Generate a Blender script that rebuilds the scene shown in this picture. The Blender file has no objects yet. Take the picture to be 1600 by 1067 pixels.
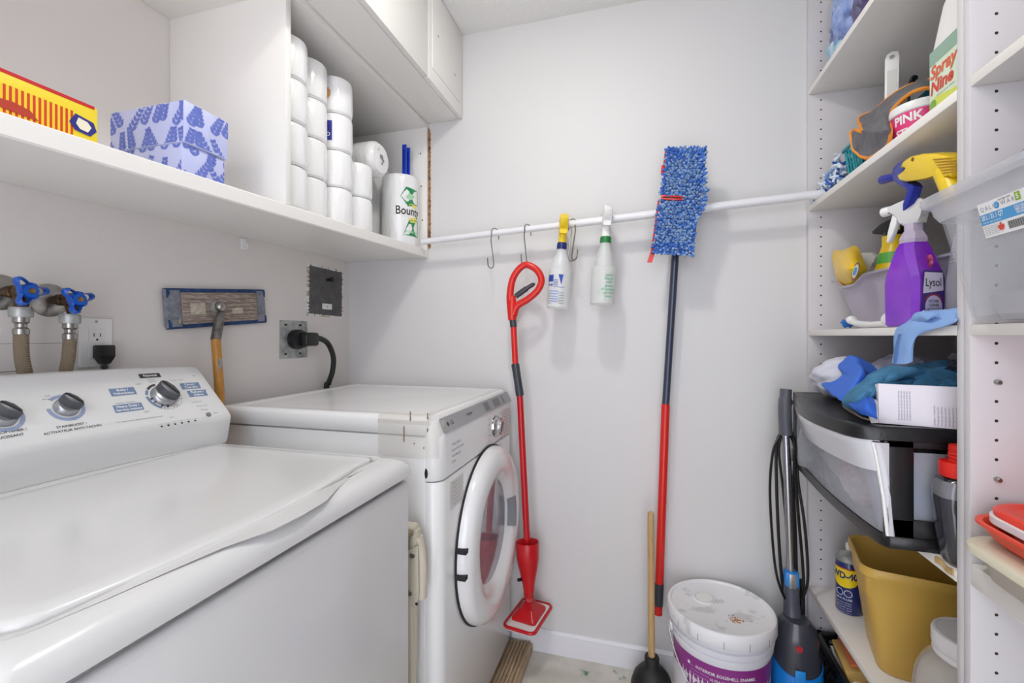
import bpy, bmesh, math, random
from mathutils import Vector, Matrix, noise as mnoise
random.seed(4)
PI = math.pi
scn = bpy.context.scene
COL = scn.collection

# ------------------------------------------------------------------ camera
F_PX, VPX, HY, CZ = 711.0, 1003.0, 525.0, 1.215
TH = math.atan((VPX - 800) / F_PX)
cT, sT = math.cos(TH), math.sin(TH)
cam = bpy.data.cameras.new('camera')
cam.sensor_width = 36.0
cam.lens = 36.0 * F_PX / 1600.0
cam.shift_y = -(533.5 - HY) / 1600.0
cam.clip_start = 0.02
camo = bpy.data.objects.new('camera', cam)
COL.objects.link(camo)
camo.location = (0, 0, CZ)
camo.rotation_euler = (PI / 2, 0, TH)
scn.camera = camo

# ------------------------------------------------------------------ light
scn.view_settings.view_transform = 'Standard'
scn.view_settings.look = 'None'
scn.view_settings.gamma = 1.0
scn.view_settings.exposure = 0.0
wd = bpy.data.worlds.new('daylight')
scn.world = wd
wd.use_nodes = True
wd.node_tree.nodes['Background'].inputs[0].default_value = (0.88, 0.90, 1.0, 1)
wd.node_tree.nodes['Background'].inputs[1].default_value = 3.7


def lamp(name, kind, loc, watts, size, color=(1, 1, 1), rot=(0, 0, 0)):
    l = bpy.data.lights.new(name, kind)
    l.energy = watts
    l.color = color
    if kind == 'AREA':
        l.shape = 'SQUARE'
        l.size = size
    else:
        l.shadow_soft_size = size
    o = bpy.data.objects.new(name, l)
    COL.objects.link(o)
    o.location = loc
    o.rotation_euler = rot
    return o


lamp('ceiling_bulb', 'AREA', (-0.27, 0.84, 2.42), 5.4, 0.085, (1.0, 0.985, 0.95))
lamp('ceiling_globe', 'POINT', (-0.27, 0.84, 2.33), 3.0, 0.05, (1.0, 0.985, 0.95))
lamp('entry_bulb', 'POINT', (-0.45, -0.55, 1.98), 7, 0.05, (0.97, 0.975, 1.0))


# ------------------------------------------------------------------ pixel -> point on a chosen plane (1600x1067 frame)
def ray(x, y):
    u = (x - 800) / F_PX
    v = (HY - y) / F_PX
    return Vector((u * cT - sT, u * sT + cT, v))


CAM = Vector((0, 0, CZ))
def pX(x, y, X): r = ray(x, y); return CAM + r * (X / r.x)
def pY(x, y, Y): r = ray(x, y); return CAM + r * (Y / r.y)
def pZ(x, y, Z): r = ray(x, y); return CAM + r * ((Z - CZ) / r.z)


# ------------------------------------------------------------------ materials
def lin(h):
    h = h.lstrip('#')
    out = []
    for i in (0, 2, 4):
        c = int(h[i:i + 2], 16) / 255
        out.append(c / 12.92 if c <= 0.04045 else ((c + 0.055) / 1.055) ** 2.4)
    return (*out, 1.0)


def mat(name, col, rough=0.5, metal=0.0, bump=0.0, bscale=60.0, var=None, vscale=8.0, clear=0.0, coat=0.0,
        stretch=(1, 1, 1), sss=0.0, spec=0.5):
    m = bpy.data.materials.new(name)
    m.use_nodes = True
    nt = m.node_tree
    b = nt.nodes['Principled BSDF']
    out = nt.nodes['Material Output']
    c = lin(col)
    b.inputs['Base Color'].default_value = c
    b.inputs['Roughness'].default_value = rough
    b.inputs['Metallic'].default_value = metal
    b.inputs['Coat Weight'].default_value = coat
    b.inputs['Specular IOR Level'].default_value = spec
    if bump or var:
        tc = nt.nodes.new('ShaderNodeTexCoord')
        mp = nt.nodes.new('ShaderNodeMapping')
        mp.inputs['Scale'].default_value = stretch
        nt.links.new(tc.outputs['Object'], mp.inputs[0])
    if var:
        n = nt.nodes.new('ShaderNodeTexNoise')
        n.inputs['Scale'].default_value = vscale
        n.inputs['Detail'].default_value = 5
        rp = nt.nodes.new('ShaderNodeValToRGB')
        rp.color_ramp.elements[0].position = 0.35
        rp.color_ramp.elements[1].position = 0.68
        rp.color_ramp.elements[0].color = c
        rp.color_ramp.elements[1].color = lin(var)
        nt.links.new(mp.outputs[0], n.inputs['Vector'])
        nt.links.new(n.outputs['Fac'], rp.inputs[0])
        nt.links.new(rp.outputs[0], b.inputs['Base Color'])
    if bump:
        n2 = nt.nodes.new('ShaderNodeTexNoise')
        n2.inputs['Scale'].default_value = bscale
        n2.inputs['Detail'].default_value = 3
        bp = nt.nodes.new('ShaderNodeBump')
        bp.inputs['Strength'].default_value = bump
        bp.inputs['Distance'].default_value = 0.004
        nt.links.new(mp.outputs[0], n2.inputs['Vector'])
        nt.links.new(n2.outputs['Fac'], bp.inputs['Height'])
        nt.links.new(bp.outputs[0], b.inputs['Normal'])
    if clear:
        t = nt.nodes.new('ShaderNodeBsdfTransparent')
        mx = nt.nodes.new('ShaderNodeMixShader')
        mx.inputs[0].default_value = 1 - clear
        nt.links.new(t.outputs[0], mx.inputs[1])
        nt.links.new(b.outputs[0], mx.inputs[2])
        nt.links.new(mx.outputs[0], out.inputs[0])
    return m


def ramp_mat(name, tex, stops, scale, rough=0.6, stretch=(1, 1, 1), rot=(0, 0, 0), distort=0.0, const=True, bump=0.0):
    """procedural pattern: tex is 'wave', 'voronoi' or 'noise', run through a colour ramp"""
    m = bpy.data.materials.new(name)
    m.use_nodes = True
    nt = m.node_tree
    b = nt.nodes['Principled BSDF']
    b.inputs['Roughness'].default_value = rough
    tc = nt.nodes.new('ShaderNodeTexCoord')
    mp = nt.nodes.new('ShaderNodeMapping')
    mp.inputs['Scale'].default_value = stretch
    mp.inputs['Rotation'].default_value = rot
    nt.links.new(tc.outputs['Object'], mp.inputs[0])
    t = nt.nodes.new({'wave': 'ShaderNodeTexWave', 'voronoi': 'ShaderNodeTexVoronoi', 'noise': 'ShaderNodeTexNoise'}[tex])
    t.inputs['Scale'].default_value = scale
    if tex == 'wave':
        t.inputs['Distortion'].default_value = distort
    if tex == 'noise':
        t.inputs['Detail'].default_value = 6
    nt.links.new(mp.outputs[0], t.inputs['Vector'])
    rp = nt.nodes.new('ShaderNodeValToRGB')
    if const:
        rp.color_ramp.interpolation = 'CONSTANT'
    e = rp.color_ramp.elements
    while len(e) < len(stops):
        e.new(0.5)
    for el, (p, c) in zip(e, stops):
        el.position = p
        el.color = lin(c)
    o = t.outputs['Distance'] if tex == 'voronoi' else (t.outputs['Fac'])
    nt.links.new(o, rp.inputs[0])
    nt.links.new(rp.outputs[0], b.inputs['Base Color'])
    if bump:
        bp = nt.nodes.new('ShaderNodeBump')
        bp.inputs['Strength'].default_value = bump
        bp.inputs['Distance'].default_value = 0.003
        nt.links.new(o, bp.inputs['Height'])
        nt.links.new(bp.outputs[0], b.inputs['Normal'])
    return m


WALL = mat('wall_paint', 'dcdbda', 0.55, bump=0.06, bscale=90)
CEIL = mat('popcorn_ceiling', 'f0efec', 0.9, bump=0.9, bscale=140)
TRIM = mat('trim_paint', 'e4e4e8', 0.35)
MELA = mat('white_melamine', 'efede8', 0.38)
MELA2 = mat('shelf_melamine', 'f0ece6', 0.4)
PANEL = mat('panel_melamine', 'd6d3d5', 0.42)
RAWB = mat('raw_particle_board', 'b98a5c', 0.9, var='5a4026', vscale=60)
ENAMEL = mat('white_enamel', 'dcdcdb', 0.22, coat=0.3)
ENAMEL2 = mat('dryer_enamel', 'ededec', 0.25, coat=0.3)
DARK = mat('dark_gap', '1a1a1c', 0.7)
BLACK = mat('black_plastic', '131316', 0.35)
RUBBER = mat('black_rubber', '1b1b1d', 0.55)
DGREY = mat('dark_grey_plastic', '3a3c43', 0.38)
MGREY = mat('grey_plastic', '77797e', 0.4)
CHROME = mat('chrome', 'd5d5d5', 0.12, 1.0)
STEEL = mat('brushed_steel', 'a8a6a2', 0.28, 1.0)
SILVER = mat('silver_plastic', 'a9aaad', 0.3, 0.6)
GALV = mat('galvanised_steel', 'b9bbb9', 0.45, 0.5, var='8c8f8e', vscale=40)
BRASS = mat('aged_brass', '6d5330', 0.35, 0.9, var='3d2f20', vscale=60)
GREYPL = mat('grey_painted_plate', '5c5b5b', 0.55, var='4b4a4b', vscale=30)
RED = mat('red_plastic', 'd8261c', 0.28)
REDD = mat('deep_red_plastic', 'c0131c', 0.28)
ORANGERED = mat('orange_red_plastic', 'ee4526', 0.35)
BLUEH = mat('blue_enamel', '1656b8', 0.3)
NAVY = mat('navy_plastic', '1c2f6d', 0.35)
YEL = mat('yellow_plastic', 'f2cf1b', 0.32)
WHT = mat('white_plastic', 'ededeb', 0.35)
WHTM = mat('matte_white', 'e6e6e4', 0.7)
CREAM = mat('cream_metal', 'cfc7b4', 0.4)
INK = mat('dark_ink', '3a3c40', 0.6)
INKB = mat('black_ink', '161616', 0.6)
INKL = mat('faint_ink', '8a8d94', 0.6)
WOODL = mat('light_wood', 'c9a878', 0.5, var='b8925f', vscale=12, stretch=(8, 8, 1))
WOODB = mat('weathered_board', 'c3ab8c', 0.7, var='a08a6a', vscale=14, stretch=(10, 1, 10))


class B:
    """collects shapes and links them as ONE mesh object"""

    def __init__(s):
        s.bm = bmesh.new()
        s.mats = []

    def mi(s, m):
        if m not in s.mats:
            s.mats.append(m)
        return s.mats.index(m)

    def add(s, verts, faces, m, M=None):
        i = s.mi(m)
        vs = [s.bm.verts.new((M @ Vector(v)) if M else v) for v in verts]
        for f in faces:
            try:
                fc = s.bm.faces.new([vs[k] for k in f])
                fc.material_index = i
                fc.smooth = True
            except ValueError:
                pass
        return vs

    def box(s, x0, x1, y0, y1, z0, z1, m, bev=0.0, seg=2, M=None):
        t = bmesh.new()
        bmesh.ops.create_cube(t, size=1)
        for v in t.verts:
            v.co = Vector(((x0 + x1) / 2 + v.co.x * (x1 - x0), (y0 + y1) / 2 + v.co.y * (y1 - y0), (z0 + z1) / 2 + v.co.z * (z1 - z0)))
        if bev:
            bmesh.ops.bevel(t, geom=list(t.edges), offset=bev, segments=seg, affect='EDGES', profile=0.5)
        s.merge(t, m, M)
        return s

    def merge(s, t, m, M=None):
        t.verts.index_update()
        s.add([v.co.copy() for v in t.verts], [[v.index for v in f.verts] for f in t.faces], m, M)
        t.free()

    def lathe(s, prof, m, seg=28, M=None, a0=0.0, a1=2 * PI, cap=True):
        full = abs(a1 - a0 - 2 * PI) < 1e-6
        n = seg if full else seg + 1
        vs, fs = [], []
        for (r, z) in prof:
            for k in range(n):
                a = a0 + (a1 - a0) * k / seg
                vs.append((r * math.cos(a), r * math.sin(a), z))
        for j in range(len(prof) - 1):
            for k in range(seg):
                k2 = (k + 1) % n
                fs.append((j * n + k, j * n + k2, (j + 1) * n + k2, (j + 1) * n + k))
        if full and cap:
            if prof[0][0] > 1e-5: fs.append(tuple(range(n - 1, -1, -1)))
            if prof[-1][0] > 1e-5: fs.append(tuple((len(prof) - 1) * n + k for k in range(n)))
        t = bmesh.new()
        bv = [t.verts.new(v) for v in vs]
        for f in fs:
            try: t.faces.new([bv[k] for k in f])
            except ValueError: pass
        bmesh.ops.remove_doubles(t, verts=t.verts, dist=1e-6)
        s.merge(t, m, M)
        return s

    def tube(s, pts, r, m, seg=10, closed=False, cap=True, M=None, flat=1.0):
        pts = [Vector(p) for p in pts]
        n = len(pts)
        rs = list(r) if isinstance(r, (list, tuple)) else [r] * n
        rings = []
        up = None
        for i, p in enumerate(pts):
            if closed: d = pts[(i + 1) % n] - pts[i - 1]
            else: d = pts[min(i + 1, n - 1)] - pts[max(i - 1, 0)]
            d.normalize()
            if up is None:
                up = Vector((0, 0, 1)) if abs(d.z) < 0.9 else Vector((0, 1, 0))
            a = d.cross(up)
            if a.length < 1e-6: a = d.orthogonal()
            a.normalize()
            up = a.cross(d).normalized()
            rings.append([p + (a * math.cos(2 * PI * k / seg) + up * math.sin(2 * PI * k / seg) * flat) * rs[i] for k in range(seg)])
        s.loft(rings, m, cap and not closed, cap and not closed, M, loop=closed)
        return s

    def loft(s, rings, m, c0=True, c1=True, M=None, loop=False):
        n = len(rings[0])
        vs = [v for R in rings for v in R]
        fs = []
        L = len(rings)
        for j in range(L if loop else L - 1):
            j2 = (j + 1) % L
            for k in range(n):
                k2 = (k + 1) % n
                fs.append((j * n + k, j * n + k2, j2 * n + k2, j2 * n + k))
        if c0: fs.append(tuple(range(n - 1, -1, -1)))
        if c1: fs.append(tuple((L - 1) * n + k for k in range(n)))
        s.add(vs, fs, m, M)
        return s

    def prism(s, poly, h, m, M=None, bev=0.0, z0=0.0):
        t = bmesh.new()
        a = [t.verts.new((x, y, z0)) for x, y in poly]
        b = [t.verts.new((x, y, z0 + h)) for x, y in poly]
        n = len(poly)
        t.faces.new(a[::-1])
        t.faces.new(b)
        for k in range(n):
            t.faces.new((a[k], a[(k + 1) % n], b[(k + 1) % n], b[k]))
        if bev:
            ed = [e for e in t.edges if abs(e.verts[0].co.z - e.verts[1].co.z) < 1e-6]
            bmesh.ops.bevel(t, geom=ed, offset=bev, segments=2, affect='EDGES', profile=0.5)
        s.merge(t, m, M)
        return s

    def flatpoly(s, pts, m, M=None):
        s.add([(p[0], p[1], 0) for p in pts], [tuple(range(len(pts)))], m, M)
        return s

    def sheet(s, ctrl, m, nu=28, nv=28, t=0.003, amp=0.0, freq=12.0, edge=None, er=0.003):
        """cloth or film: a lattice of points smoothed into a thick sheet, with an optional hem"""
        R, C = len(ctrl), len(ctrl[0])

        def cr(p0, p1, p2, p3, f):
            return 0.5 * ((2 * p1) + (p2 - p0) * f + (2 * p0 - 5 * p1 + 4 * p2 - p3) * f * f + (3 * p1 - p0 - 3 * p2 + p3) * f ** 3)

        def line(L, f):
            n = len(L)
            f *= n - 1
            i = min(int(f), n - 2)
            g = lambda k: L[max(0, min(n - 1, k))]
            return cr(g(i - 1), g(i), g(i + 1), g(i + 2), f - i)
        cv = [[Vector(p) for p in row] for row in ctrl]
        P = []
        for a in range(nu + 1):
            row = [line([cv[r][c] for r in range(R)], a / nu) for c in range(C)]
            P.append([line(row, b / nv) for b in range(nv + 1)])
        if amp:
            for row in P:
                for p in row:
                    p += mnoise.noise_vector(p * freq) * amp
        N = [[None] * (nv + 1) for _ in range(nu + 1)]
        for a in range(nu + 1):
            for b in range(nv + 1):
                du = P[min(a + 1, nu)][b] - P[max(a - 1, 0)][b]
                dv = P[a][min(b + 1, nv)] - P[a][max(b - 1, 0)]
                n = du.cross(dv)
                N[a][b] = n.normalized() if n.length > 1e-9 else Vector((0, 0, 1))
        vs, fs = [], []
        W = nv + 1
        for sg in (1, -1):
            for a in range(nu + 1):
                for b in range(W):
                    vs.append(P[a][b] + N[a][b] * t * 0.5 * sg)
        o = (nu + 1) * W
        for a in range(nu):
            for b in range(nv):
                q = (a * W + b, a * W + b + 1, (a + 1) * W + b + 1, (a + 1) * W + b)
                fs.append(q)
                fs.append(tuple(o + k for k in q[::-1]))
        rim = [(0, b) for b in range(nv)] + [(a, nv) for a in range(nu)] + [(nu, b) for b in range(nv, 0, -1)] + [(a, 0) for a in range(nu, 0, -1)]
        for k in range(len(rim)):
            i = rim[k][0] * W + rim[k][1]
            j = rim[(k + 1) % len(rim)][0] * W + rim[(k + 1) % len(rim)][1]
            fs.append((i, o + i, o + j, j))
        s.add(vs, fs, m)
        if edge:
            s.tube([P[a][b] for a, b in rim], er, edge, 6, closed=True)
        return s

    def blob(s, c, rad, m, amp=0.15, freq=3.0, seed=0.0, sub=4, ridge=True, M=None, zmin=None):
        t = bmesh.new()
        bmesh.ops.create_icosphere(t, subdivisions=sub, radius=1)
        for v in t.verts:
            p = v.co * freq + Vector((seed, seed * 1.7, -seed))
            k = mnoise.noise(p) + 0.5 * mnoise.noise(p * 2.1)
            if ridge: k = 0.6 - abs(k) * 1.8 + 0.35 * mnoise.noise(p * 4)
            q = v.co * (1 + amp * k)
            v.co = Vector((c[0] + q.x * rad[0], c[1] + q.y * rad[1], c[2] + q.z * rad[2]))
            if zmin is not None: v.co.z = max(v.co.z, zmin)
        s.merge(t, m, M)
        return s

    def text(s, txt, size, m, M=None, warp=None, align='CENTER', bold=0.0, shear=0.0, spacing=1.0, sx=1.0):
        cu = bpy.data.curves.new('lettering', 'FONT')
        cu.body = txt
        cu.size = size
        cu.align_x = align
        cu.align_y = 'CENTER'
        cu.offset = bold * size
        cu.shear = shear
        cu.space_character = spacing
        cu.resolution_u = 3
        o = bpy.data.objects.new('lettering', cu)
        COL.objects.link(o)
        dg = bpy.context.evaluated_depsgraph_get()
        me = bpy.data.meshes.new_from_object(o.evaluated_get(dg))
        vs = [v.co.copy() for v in me.vertices]
        fs = [tuple(p.vertices) for p in me.polygons]
        bpy.data.objects.remove(o)
        bpy.data.curves.remove(cu)
        bpy.data.meshes.remove(me)
        for v in vs: v.x *= sx
        if warp: vs = [Vector(warp(v.x, v.y)) for v in vs]
        s.add(vs, fs, m, M)
        return s

    def patch(s, warp, x0, x1, y0, y1, m, nx=14, ny=3, M=None):
        vs = [Vector(warp(x0 + (x1 - x0) * i / nx, y0 + (y1 - y0) * j / ny)) for j in range(ny + 1) for i in range(nx + 1)]
        fs = [(j * (nx + 1) + i, j * (nx + 1) + i + 1, (j + 1) * (nx + 1) + i + 1, (j + 1) * (nx + 1) + i) for j in range(ny) for i in range(nx)]
        s.add(vs, fs, m, M)
        return s

    def build(s, name, parent=None, origin=None, ang=35, local=False):
        bmesh.ops.recalc_face_normals(s.bm, faces=s.bm.faces)
        me = bpy.data.meshes.new(name)
        off = Vector((0, 0, 0))
        if not local:
            if parent is not None: off = Vector(parent['_o']) if '_o' in parent else Vector((0, 0, 0))
            elif origin is not None: off = Vector(origin)
        if off.length:
            for v in s.bm.verts: v.co -= off
        s.bm.to_mesh(me)
        s.bm.free()
        for m in s.mats: me.materials.append(m)
        me.set_sharp_from_angle(angle=math.radians(ang))
        o = bpy.data.objects.new(name, me)
        COL.objects.link(o)
        if parent is not None:
            o.parent = parent
            if '_o' in parent: o['_o'] = parent['_o']
        elif origin is not None:
            o.location = origin
            o['_o'] = tuple(origin)
        return o


def tag(o, label, cat, group=None):
    o['label'] = label
    o['category'] = cat
    if group: o['group'] = group
    return o


def thing(name, label, cat, loc=(0, 0, 0), rot=(0, 0, 0), group=None, local=False):
    o = bpy.data.objects.new(name, None)
    o.empty_display_size = 0.05
    COL.objects.link(o)
    o.location = loc
    o.rotation_euler = rot
    if not local: o['_o'] = tuple(loc)
    return tag(o, label, cat, group)


def struct(o):
    o['kind'] = 'structure'
    return o


def dup(src, loc=None, rot=None, label=None):
    r = src.copy()
    COL.objects.link(r)
    if loc is not None: r.location = loc
    if rot is not None: r.rotation_euler = rot
    if label: r['label'] = label
    for ch in list(src.children):
        c = ch.copy()
        COL.objects.link(c)
        c.parent = r
        for g in list(ch.children):
            d = g.copy()
            COL.objects.link(d)
            d.parent = c
    return r


def fr(o, right, up):
    r = Vector(right).normalized()
    u = Vector(up)
    n = r.cross(u).normalized()
    u = n.cross(r)
    M = Matrix((r, u, n)).transposed().to_4x4()
    M.translation = Vector(o)
    return M


def axis(o, z, x=None):
    """matrix whose local Z runs along z"""
    z = Vector(z).normalized()
    x = Vector(x) if x else z.orthogonal()
    y = z.cross(x).normalized()
    x = y.cross(z)
    M = Matrix((x, y, z)).transposed().to_4x4()
    M.translation = Vector(o)
    return M


def cyl(R, a0, z, cx=0.0, cy=0.0, lift=0.0006):
    """warp for print wrapped round an upright cylinder (or cone: R may be a function of height)"""
    def w(x, y):
        r = (R(z + y) if callable(R) else R)
        a = a0 + x / r
        return (cx + (r + lift) * math.cos(a), cy + (r + lift) * math.sin(a), z + y)
    return w


def rr(x0, x1, y0, y1, r, nc=6, ns=10, bow=None):
    """rounded rectangle with a fixed number of points; bow(y) pushes the +x side out"""
    pts = []
    cs = ((x1 - r, y0 + r, -PI / 2), (x1 - r, y1 - r, 0), (x0 + r, y1 - r, PI / 2), (x0 + r, y0 + r, PI))
    for q, (cx, cy, a) in enumerate(cs):
        arc = [(cx + r * math.cos(a + PI / 2 * k / nc), cy + r * math.sin(a + PI / 2 * k / nc)) for k in range(nc + 1)]
        pts += arc
        nx_, ny_, na = cs[(q + 1) % 4]
        e = (nx_ + r * math.cos(na), ny_ + r * math.sin(na))
        b = arc[-1]
        pts += [(b[0] + (e[0] - b[0]) * k / ns, b[1] + (e[1] - b[1]) * k / ns) for k in range(1, ns)]
    if bow:
        xm = (x0 + x1) / 2
        pts = [(x + bow(y) * max(0, (x - xm) / (x1 - xm)) ** 4, y) for x, y in pts]
    return pts


def ring(pts, z):
    return [(x, y, z) for x, y in pts]


def smooth(pts, n=6):
    """Catmull-Rom resampling of a polyline"""
    P = [Vector(p) for p in pts]
    out = []
    for i in range(len(P) - 1):
        p0, p1, p2, p3 = P[max(i - 1, 0)], P[i], P[i + 1], P[min(i + 2, len(P) - 1)]
        for k in range(n):
            f = k / n
            out.append(0.5 * ((2 * p1) + (p2 - p0) * f + (2 * p0 - 5 * p1 + 4 * p2 - p3) * f * f + (3 * p1 - p0 - 3 * p2 + p3) * f ** 3))
    return out + [P[-1]]


T = Matrix.Translation
D, XL, XR, CEILZ = 1.73, -1.2415, 0.93, 2.44

# ------------------------------------------------------------------ room shell
FLOOR = mat('vinyl_floor', 'd6d2c8', 0.45, var='c2beb2', vscale=14)
nt = FLOOR.node_tree            # green-grey marbling specks of the old vinyl
b_ = nt.nodes['Principled BSDF']
src = b_.inputs['Base Color'].links[0].from_socket
nz = nt.nodes.new('ShaderNodeTexNoise'); nz.inputs['Scale'].default_value = 34; nz.inputs['Detail'].default_value = 8
rp = nt.nodes.new('ShaderNodeValToRGB'); rp.color_ramp.elements[0].position = 0.62; rp.color_ramp.elements[1].position = 0.68
mxn = nt.nodes.new('ShaderNodeMix'); mxn.data_type = 'RGBA'; mxn.inputs[7].default_value = lin('4f7a62')
nt.links.new(nz.outputs['Fac'], rp.inputs[0]); nt.links.new(rp.outputs[0], mxn.inputs[0])
nt.links.new(src, mxn.inputs[6]); nt.links.new(mxn.outputs[2], b_.inputs['Base Color'])

YN = -0.75
struct(B().box(XL - .06, XR + .06, YN - .06, D + .06, -.06, 0, FLOOR).build('floor'))
struct(B().box(XL - .06, XR + .06, YN - .06, D + .06, CEILZ, CEILZ + .05, CEIL).build('ceiling'))
struct(B().box(XL - .06, XR + .06, D, D + .06, 0, CEILZ, WALL).build('wall_back'))
struct(B().box(XL - .06, XL, YN, D, 0, CEILZ, mat('wall_paint_warm', 'e2ddd8', 0.55, bump=0.06, bscale=90)).build('wall_left'))
struct(B().box(XR, XR + .06, YN, D, 0, CEILZ, WALL).build('wall_right'))
b = B()
b.box(XL, -.55, YN - .06, YN, 0, CEILZ, WALL)
b.box(.55, XR, YN - .06, YN, 0, CEILZ, WALL)
b.box(-.55, .55, YN - .06, YN, 2.06, CEILZ, WALL)
struct(b.build('wall_near'))
b = B()
prof = [(0, 0), (-.016, 0), (-.016, .055), (-.012, .066), (-.012, .073), (-.005, .082), (0, .082)]
b.loft([[(x, D + y, z) for y, z in prof] for x in (-.49, .526)], TRIM)
struct(b.build('baseboard_back'))
# an old patched opening behind the taps shows as a thin outline
b = B()
for (y0, y1, z0, z1) in ((.35, .645, 1.142, 1.1435), (.645, .6465, 1.1, 1.1435), (.35, .74, 1.199, 1.2)):
    b.box(XL, XL + .0012, y0, y1, z0, z1, mat('seam', 'a39a8c', .8))
struct(b.build('trim_1'))

# lamp fitting above the room (it gives the light)
t = thing('ceiling_light', 'bare round white lamp holder on the popcorn ceiling', 'ceiling light', (-.27, .80, 2.41))
B().lathe([(.0, 2.424), (.05, 2.424), (.075, 2.428), (.08, 2.44), (0, 2.44)], WHT, M=T((-.27, .80, 0))).build('lamp_holder', t)

# ------------------------------------------------------------------ open wall cabinet over the machines
XC = -.855


def shelf_top(X, Y):
    """the sagging floor of the cabinet"""
    f = (X - XL) / (XC - XL)
    return 1.578 + (D - Y) * -(0.016 + 0.0195 * f) - .004 * f


t = thing('wall_cabinet', 'long white open wall cabinet with a sagging floor board above the washer and dryer', 'cabinet', (-1.05, .9, 1.50))
b = B()
ys = [-.12 + (1.712 + .12) * k / 8 for k in range(9)]
b.loft([[(XL + .001, y, shelf_top(XL, y)), (XC - .003, y, shelf_top(XC, y)), (XC, y, shelf_top(XC, y) - .003), (XC, y, shelf_top(XC, y) - .031), (XC - .003, y, shelf_top(XC, y) - .034), (XL + .001, y, shelf_top(XL, y) - .034)] for y in ys], MELA)
for (px, py) in ((299, 264), (333, 333), (418, 340), (446, 322)):
    q = pX(px, py, XC) if py < 300 else pZ(px, py, 1.52)
    b.box(q.x - .004, q.x + .004, q.y - .004, q.y + .004, q.z - .0035, q.z - .0005, mat('screw_hole', '77706a', .8)) if py < 0 else None
b.build('bottom_board', t)
B().box(XL + .001, XC - .001, .9385, .9565, 1.5462, 2.083, MELA, .001).build('divider_panel', t)
B().box(XL + .001, XC + .002, -.12, 1.728, 2.078, 2.098, MELA, .001).build('top_board', t)
B().box(XL + .001, XC, -.138, -.12, 1.48, 2.083, MELA, .001).build('divider_panel', t)
b = B()
b.box(XL + .001, XC, 1.712, 1.7285, 1.5405, 2.08, MELA, .001)
for py in (240, 291, 344): 
    q = pY(657 if py < 250 else 658 + (py > 300) * 2, py, 1.712)
    b.lathe([(0, 0), (.0032, 0), (.0032, .0006), (0, .0006)], mat('pin_hole', '54504c', .8), 10, M=axis(q, (0, -1, 0)))
b.build('side_panel', t)
b = B()
b.box(XC - .001, XC + .006, 1.722, 1.7295, 1.585, 2.075, RAWB)
for k in range(26):
    z = 1.59 + k * .0185
    b.blob((XC + .004, 1.727, z), (.006, .003, .011), RAWB, .3, 4, k, 2)
b.build('raw_edge', t)['label'] = 'torn brown caulk along the cabinet end'

t = thing('overhead_cabinet', 'closed white overhead cabinet running along the ceiling over the open cabinet', 'cabinet', (-.97, .8, 2.10))
B().box(XL + .001, -.722, -.12, 1.728, 2.0995, 2.438, MELA, .001).build('body', t)
for (y0, y1) in ((-.1, .655), (.665, 1.415)):
    B().box(-.7215, -.703, y0, y1, 2.1015, 2.436, MELA, .002).build('door', t)
b = B()
b.box(-.7215, -.703, 1.421, 1.727, 2.1015, 2.436, MELA, .0015)
b.box(-.703, -.7005, 1.448, 1.70, 2.150, 2.436, MELA, .001)
for (px, py) in ((685, 57), (711, 117)):
    q = pX(px, py, -.7)
    b.lathe([(0, 0), (.004, 0), (.0035, .0015), (0, .0015)], STEEL, 10, M=axis((-.7005, q.y, q.z), (1, 0, 0)))
b.build('access_panel', t)['label'] = 'small screwed-on end panel with a thin raised sheet'

# small white cable clip under the cabinet
q = pX(378, 381, XL)
b = B()
b.box(XL, XL + .01, q.y - .008, q.y + .008, q.z - .02, q.z + .016, WHT, .002)
b.tube([(XL + .008, q.y, q.z - .015), (XL + .022, q.y, q.z - .015), (XL + .022, q.y, q.z)], .003, WHT, 8)
tag(b.build('wall_hook', None, (XL, q.y, q.z)), 'tiny white plastic hook on the wall right under the open cabinet', 'hook')

# ------------------------------------------------------------------ things in the wall cabinet
# striped carton lying along the shelf
SNACK_S = ramp_mat('carton_stripes', 'wave', [(0.0, 'f2cf2e'), (0.5, 'd2401c')], 46.0, .4, (0, 1, 0))
SNACK_S.node_tree.nodes['Wave Texture'].bands_direction = 'Y'
SNACK_Y = mat('carton_yellow', 'f6dc30', .35)
y0, y1, x0, x1 = .10, .556, -1.02, -.897
zb = shelf_top(-.9, .33) + .0005
t = thing('striped_carton', 'long low yellow carton with red stripes lying at the left end of the open cabinet', 'carton', (-.96, .33, zb))
b = B()
b.box(x0, x1, y0, y1, zb, 1.6045, SNACK_Y, .003)
b.box(x1 - .004, x1 + .0006, y0, y1 - .006, 1.600, 1.6052, mat('carton_red', 'c8202a', .4))
b.box(x0, x1 + .0003, y0, y1 - .008, 1.6040, 1.6048, mat('carton_red2', 'c8202a', .4))
b.box(x1 - .001, x1 + .0006, y0, y1 - .036, zb + .004, 1.584, SNACK_S)
M = fr((x1 + .0012, y1 - .022, 1.568), (0, 1, -.03), (0, 0, 1))
b.flatpoly([(-.020, -.004), (-.012, -.014), (.010, -.016), (.019, -.004), (.014, .009), (-.012, .013)], mat('carton_navy', '2a2f86', .4), M)
b.flatpoly([(-.011, -.003), (-.005, -.010), (.006, -.011), (.011, -.001), (.005, .006), (-.008, .008)], mat('carton_pale', 'f2ead2', .4), fr((x1 + .0018, y1 - .022, 1.568), (0, 1, -.03), (0, 0, 1)))
b.flatpoly([(-.03, -.008), (-.02, .004), (0, .006), (.02, .002), (.03, -.01)], mat('carton_spot', 'b8402a', .4), fr((x1 + .0014, .445, 1.556), (0, 1, 0), (0, 0, 1)))
b.build('carton_body', t)

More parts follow.
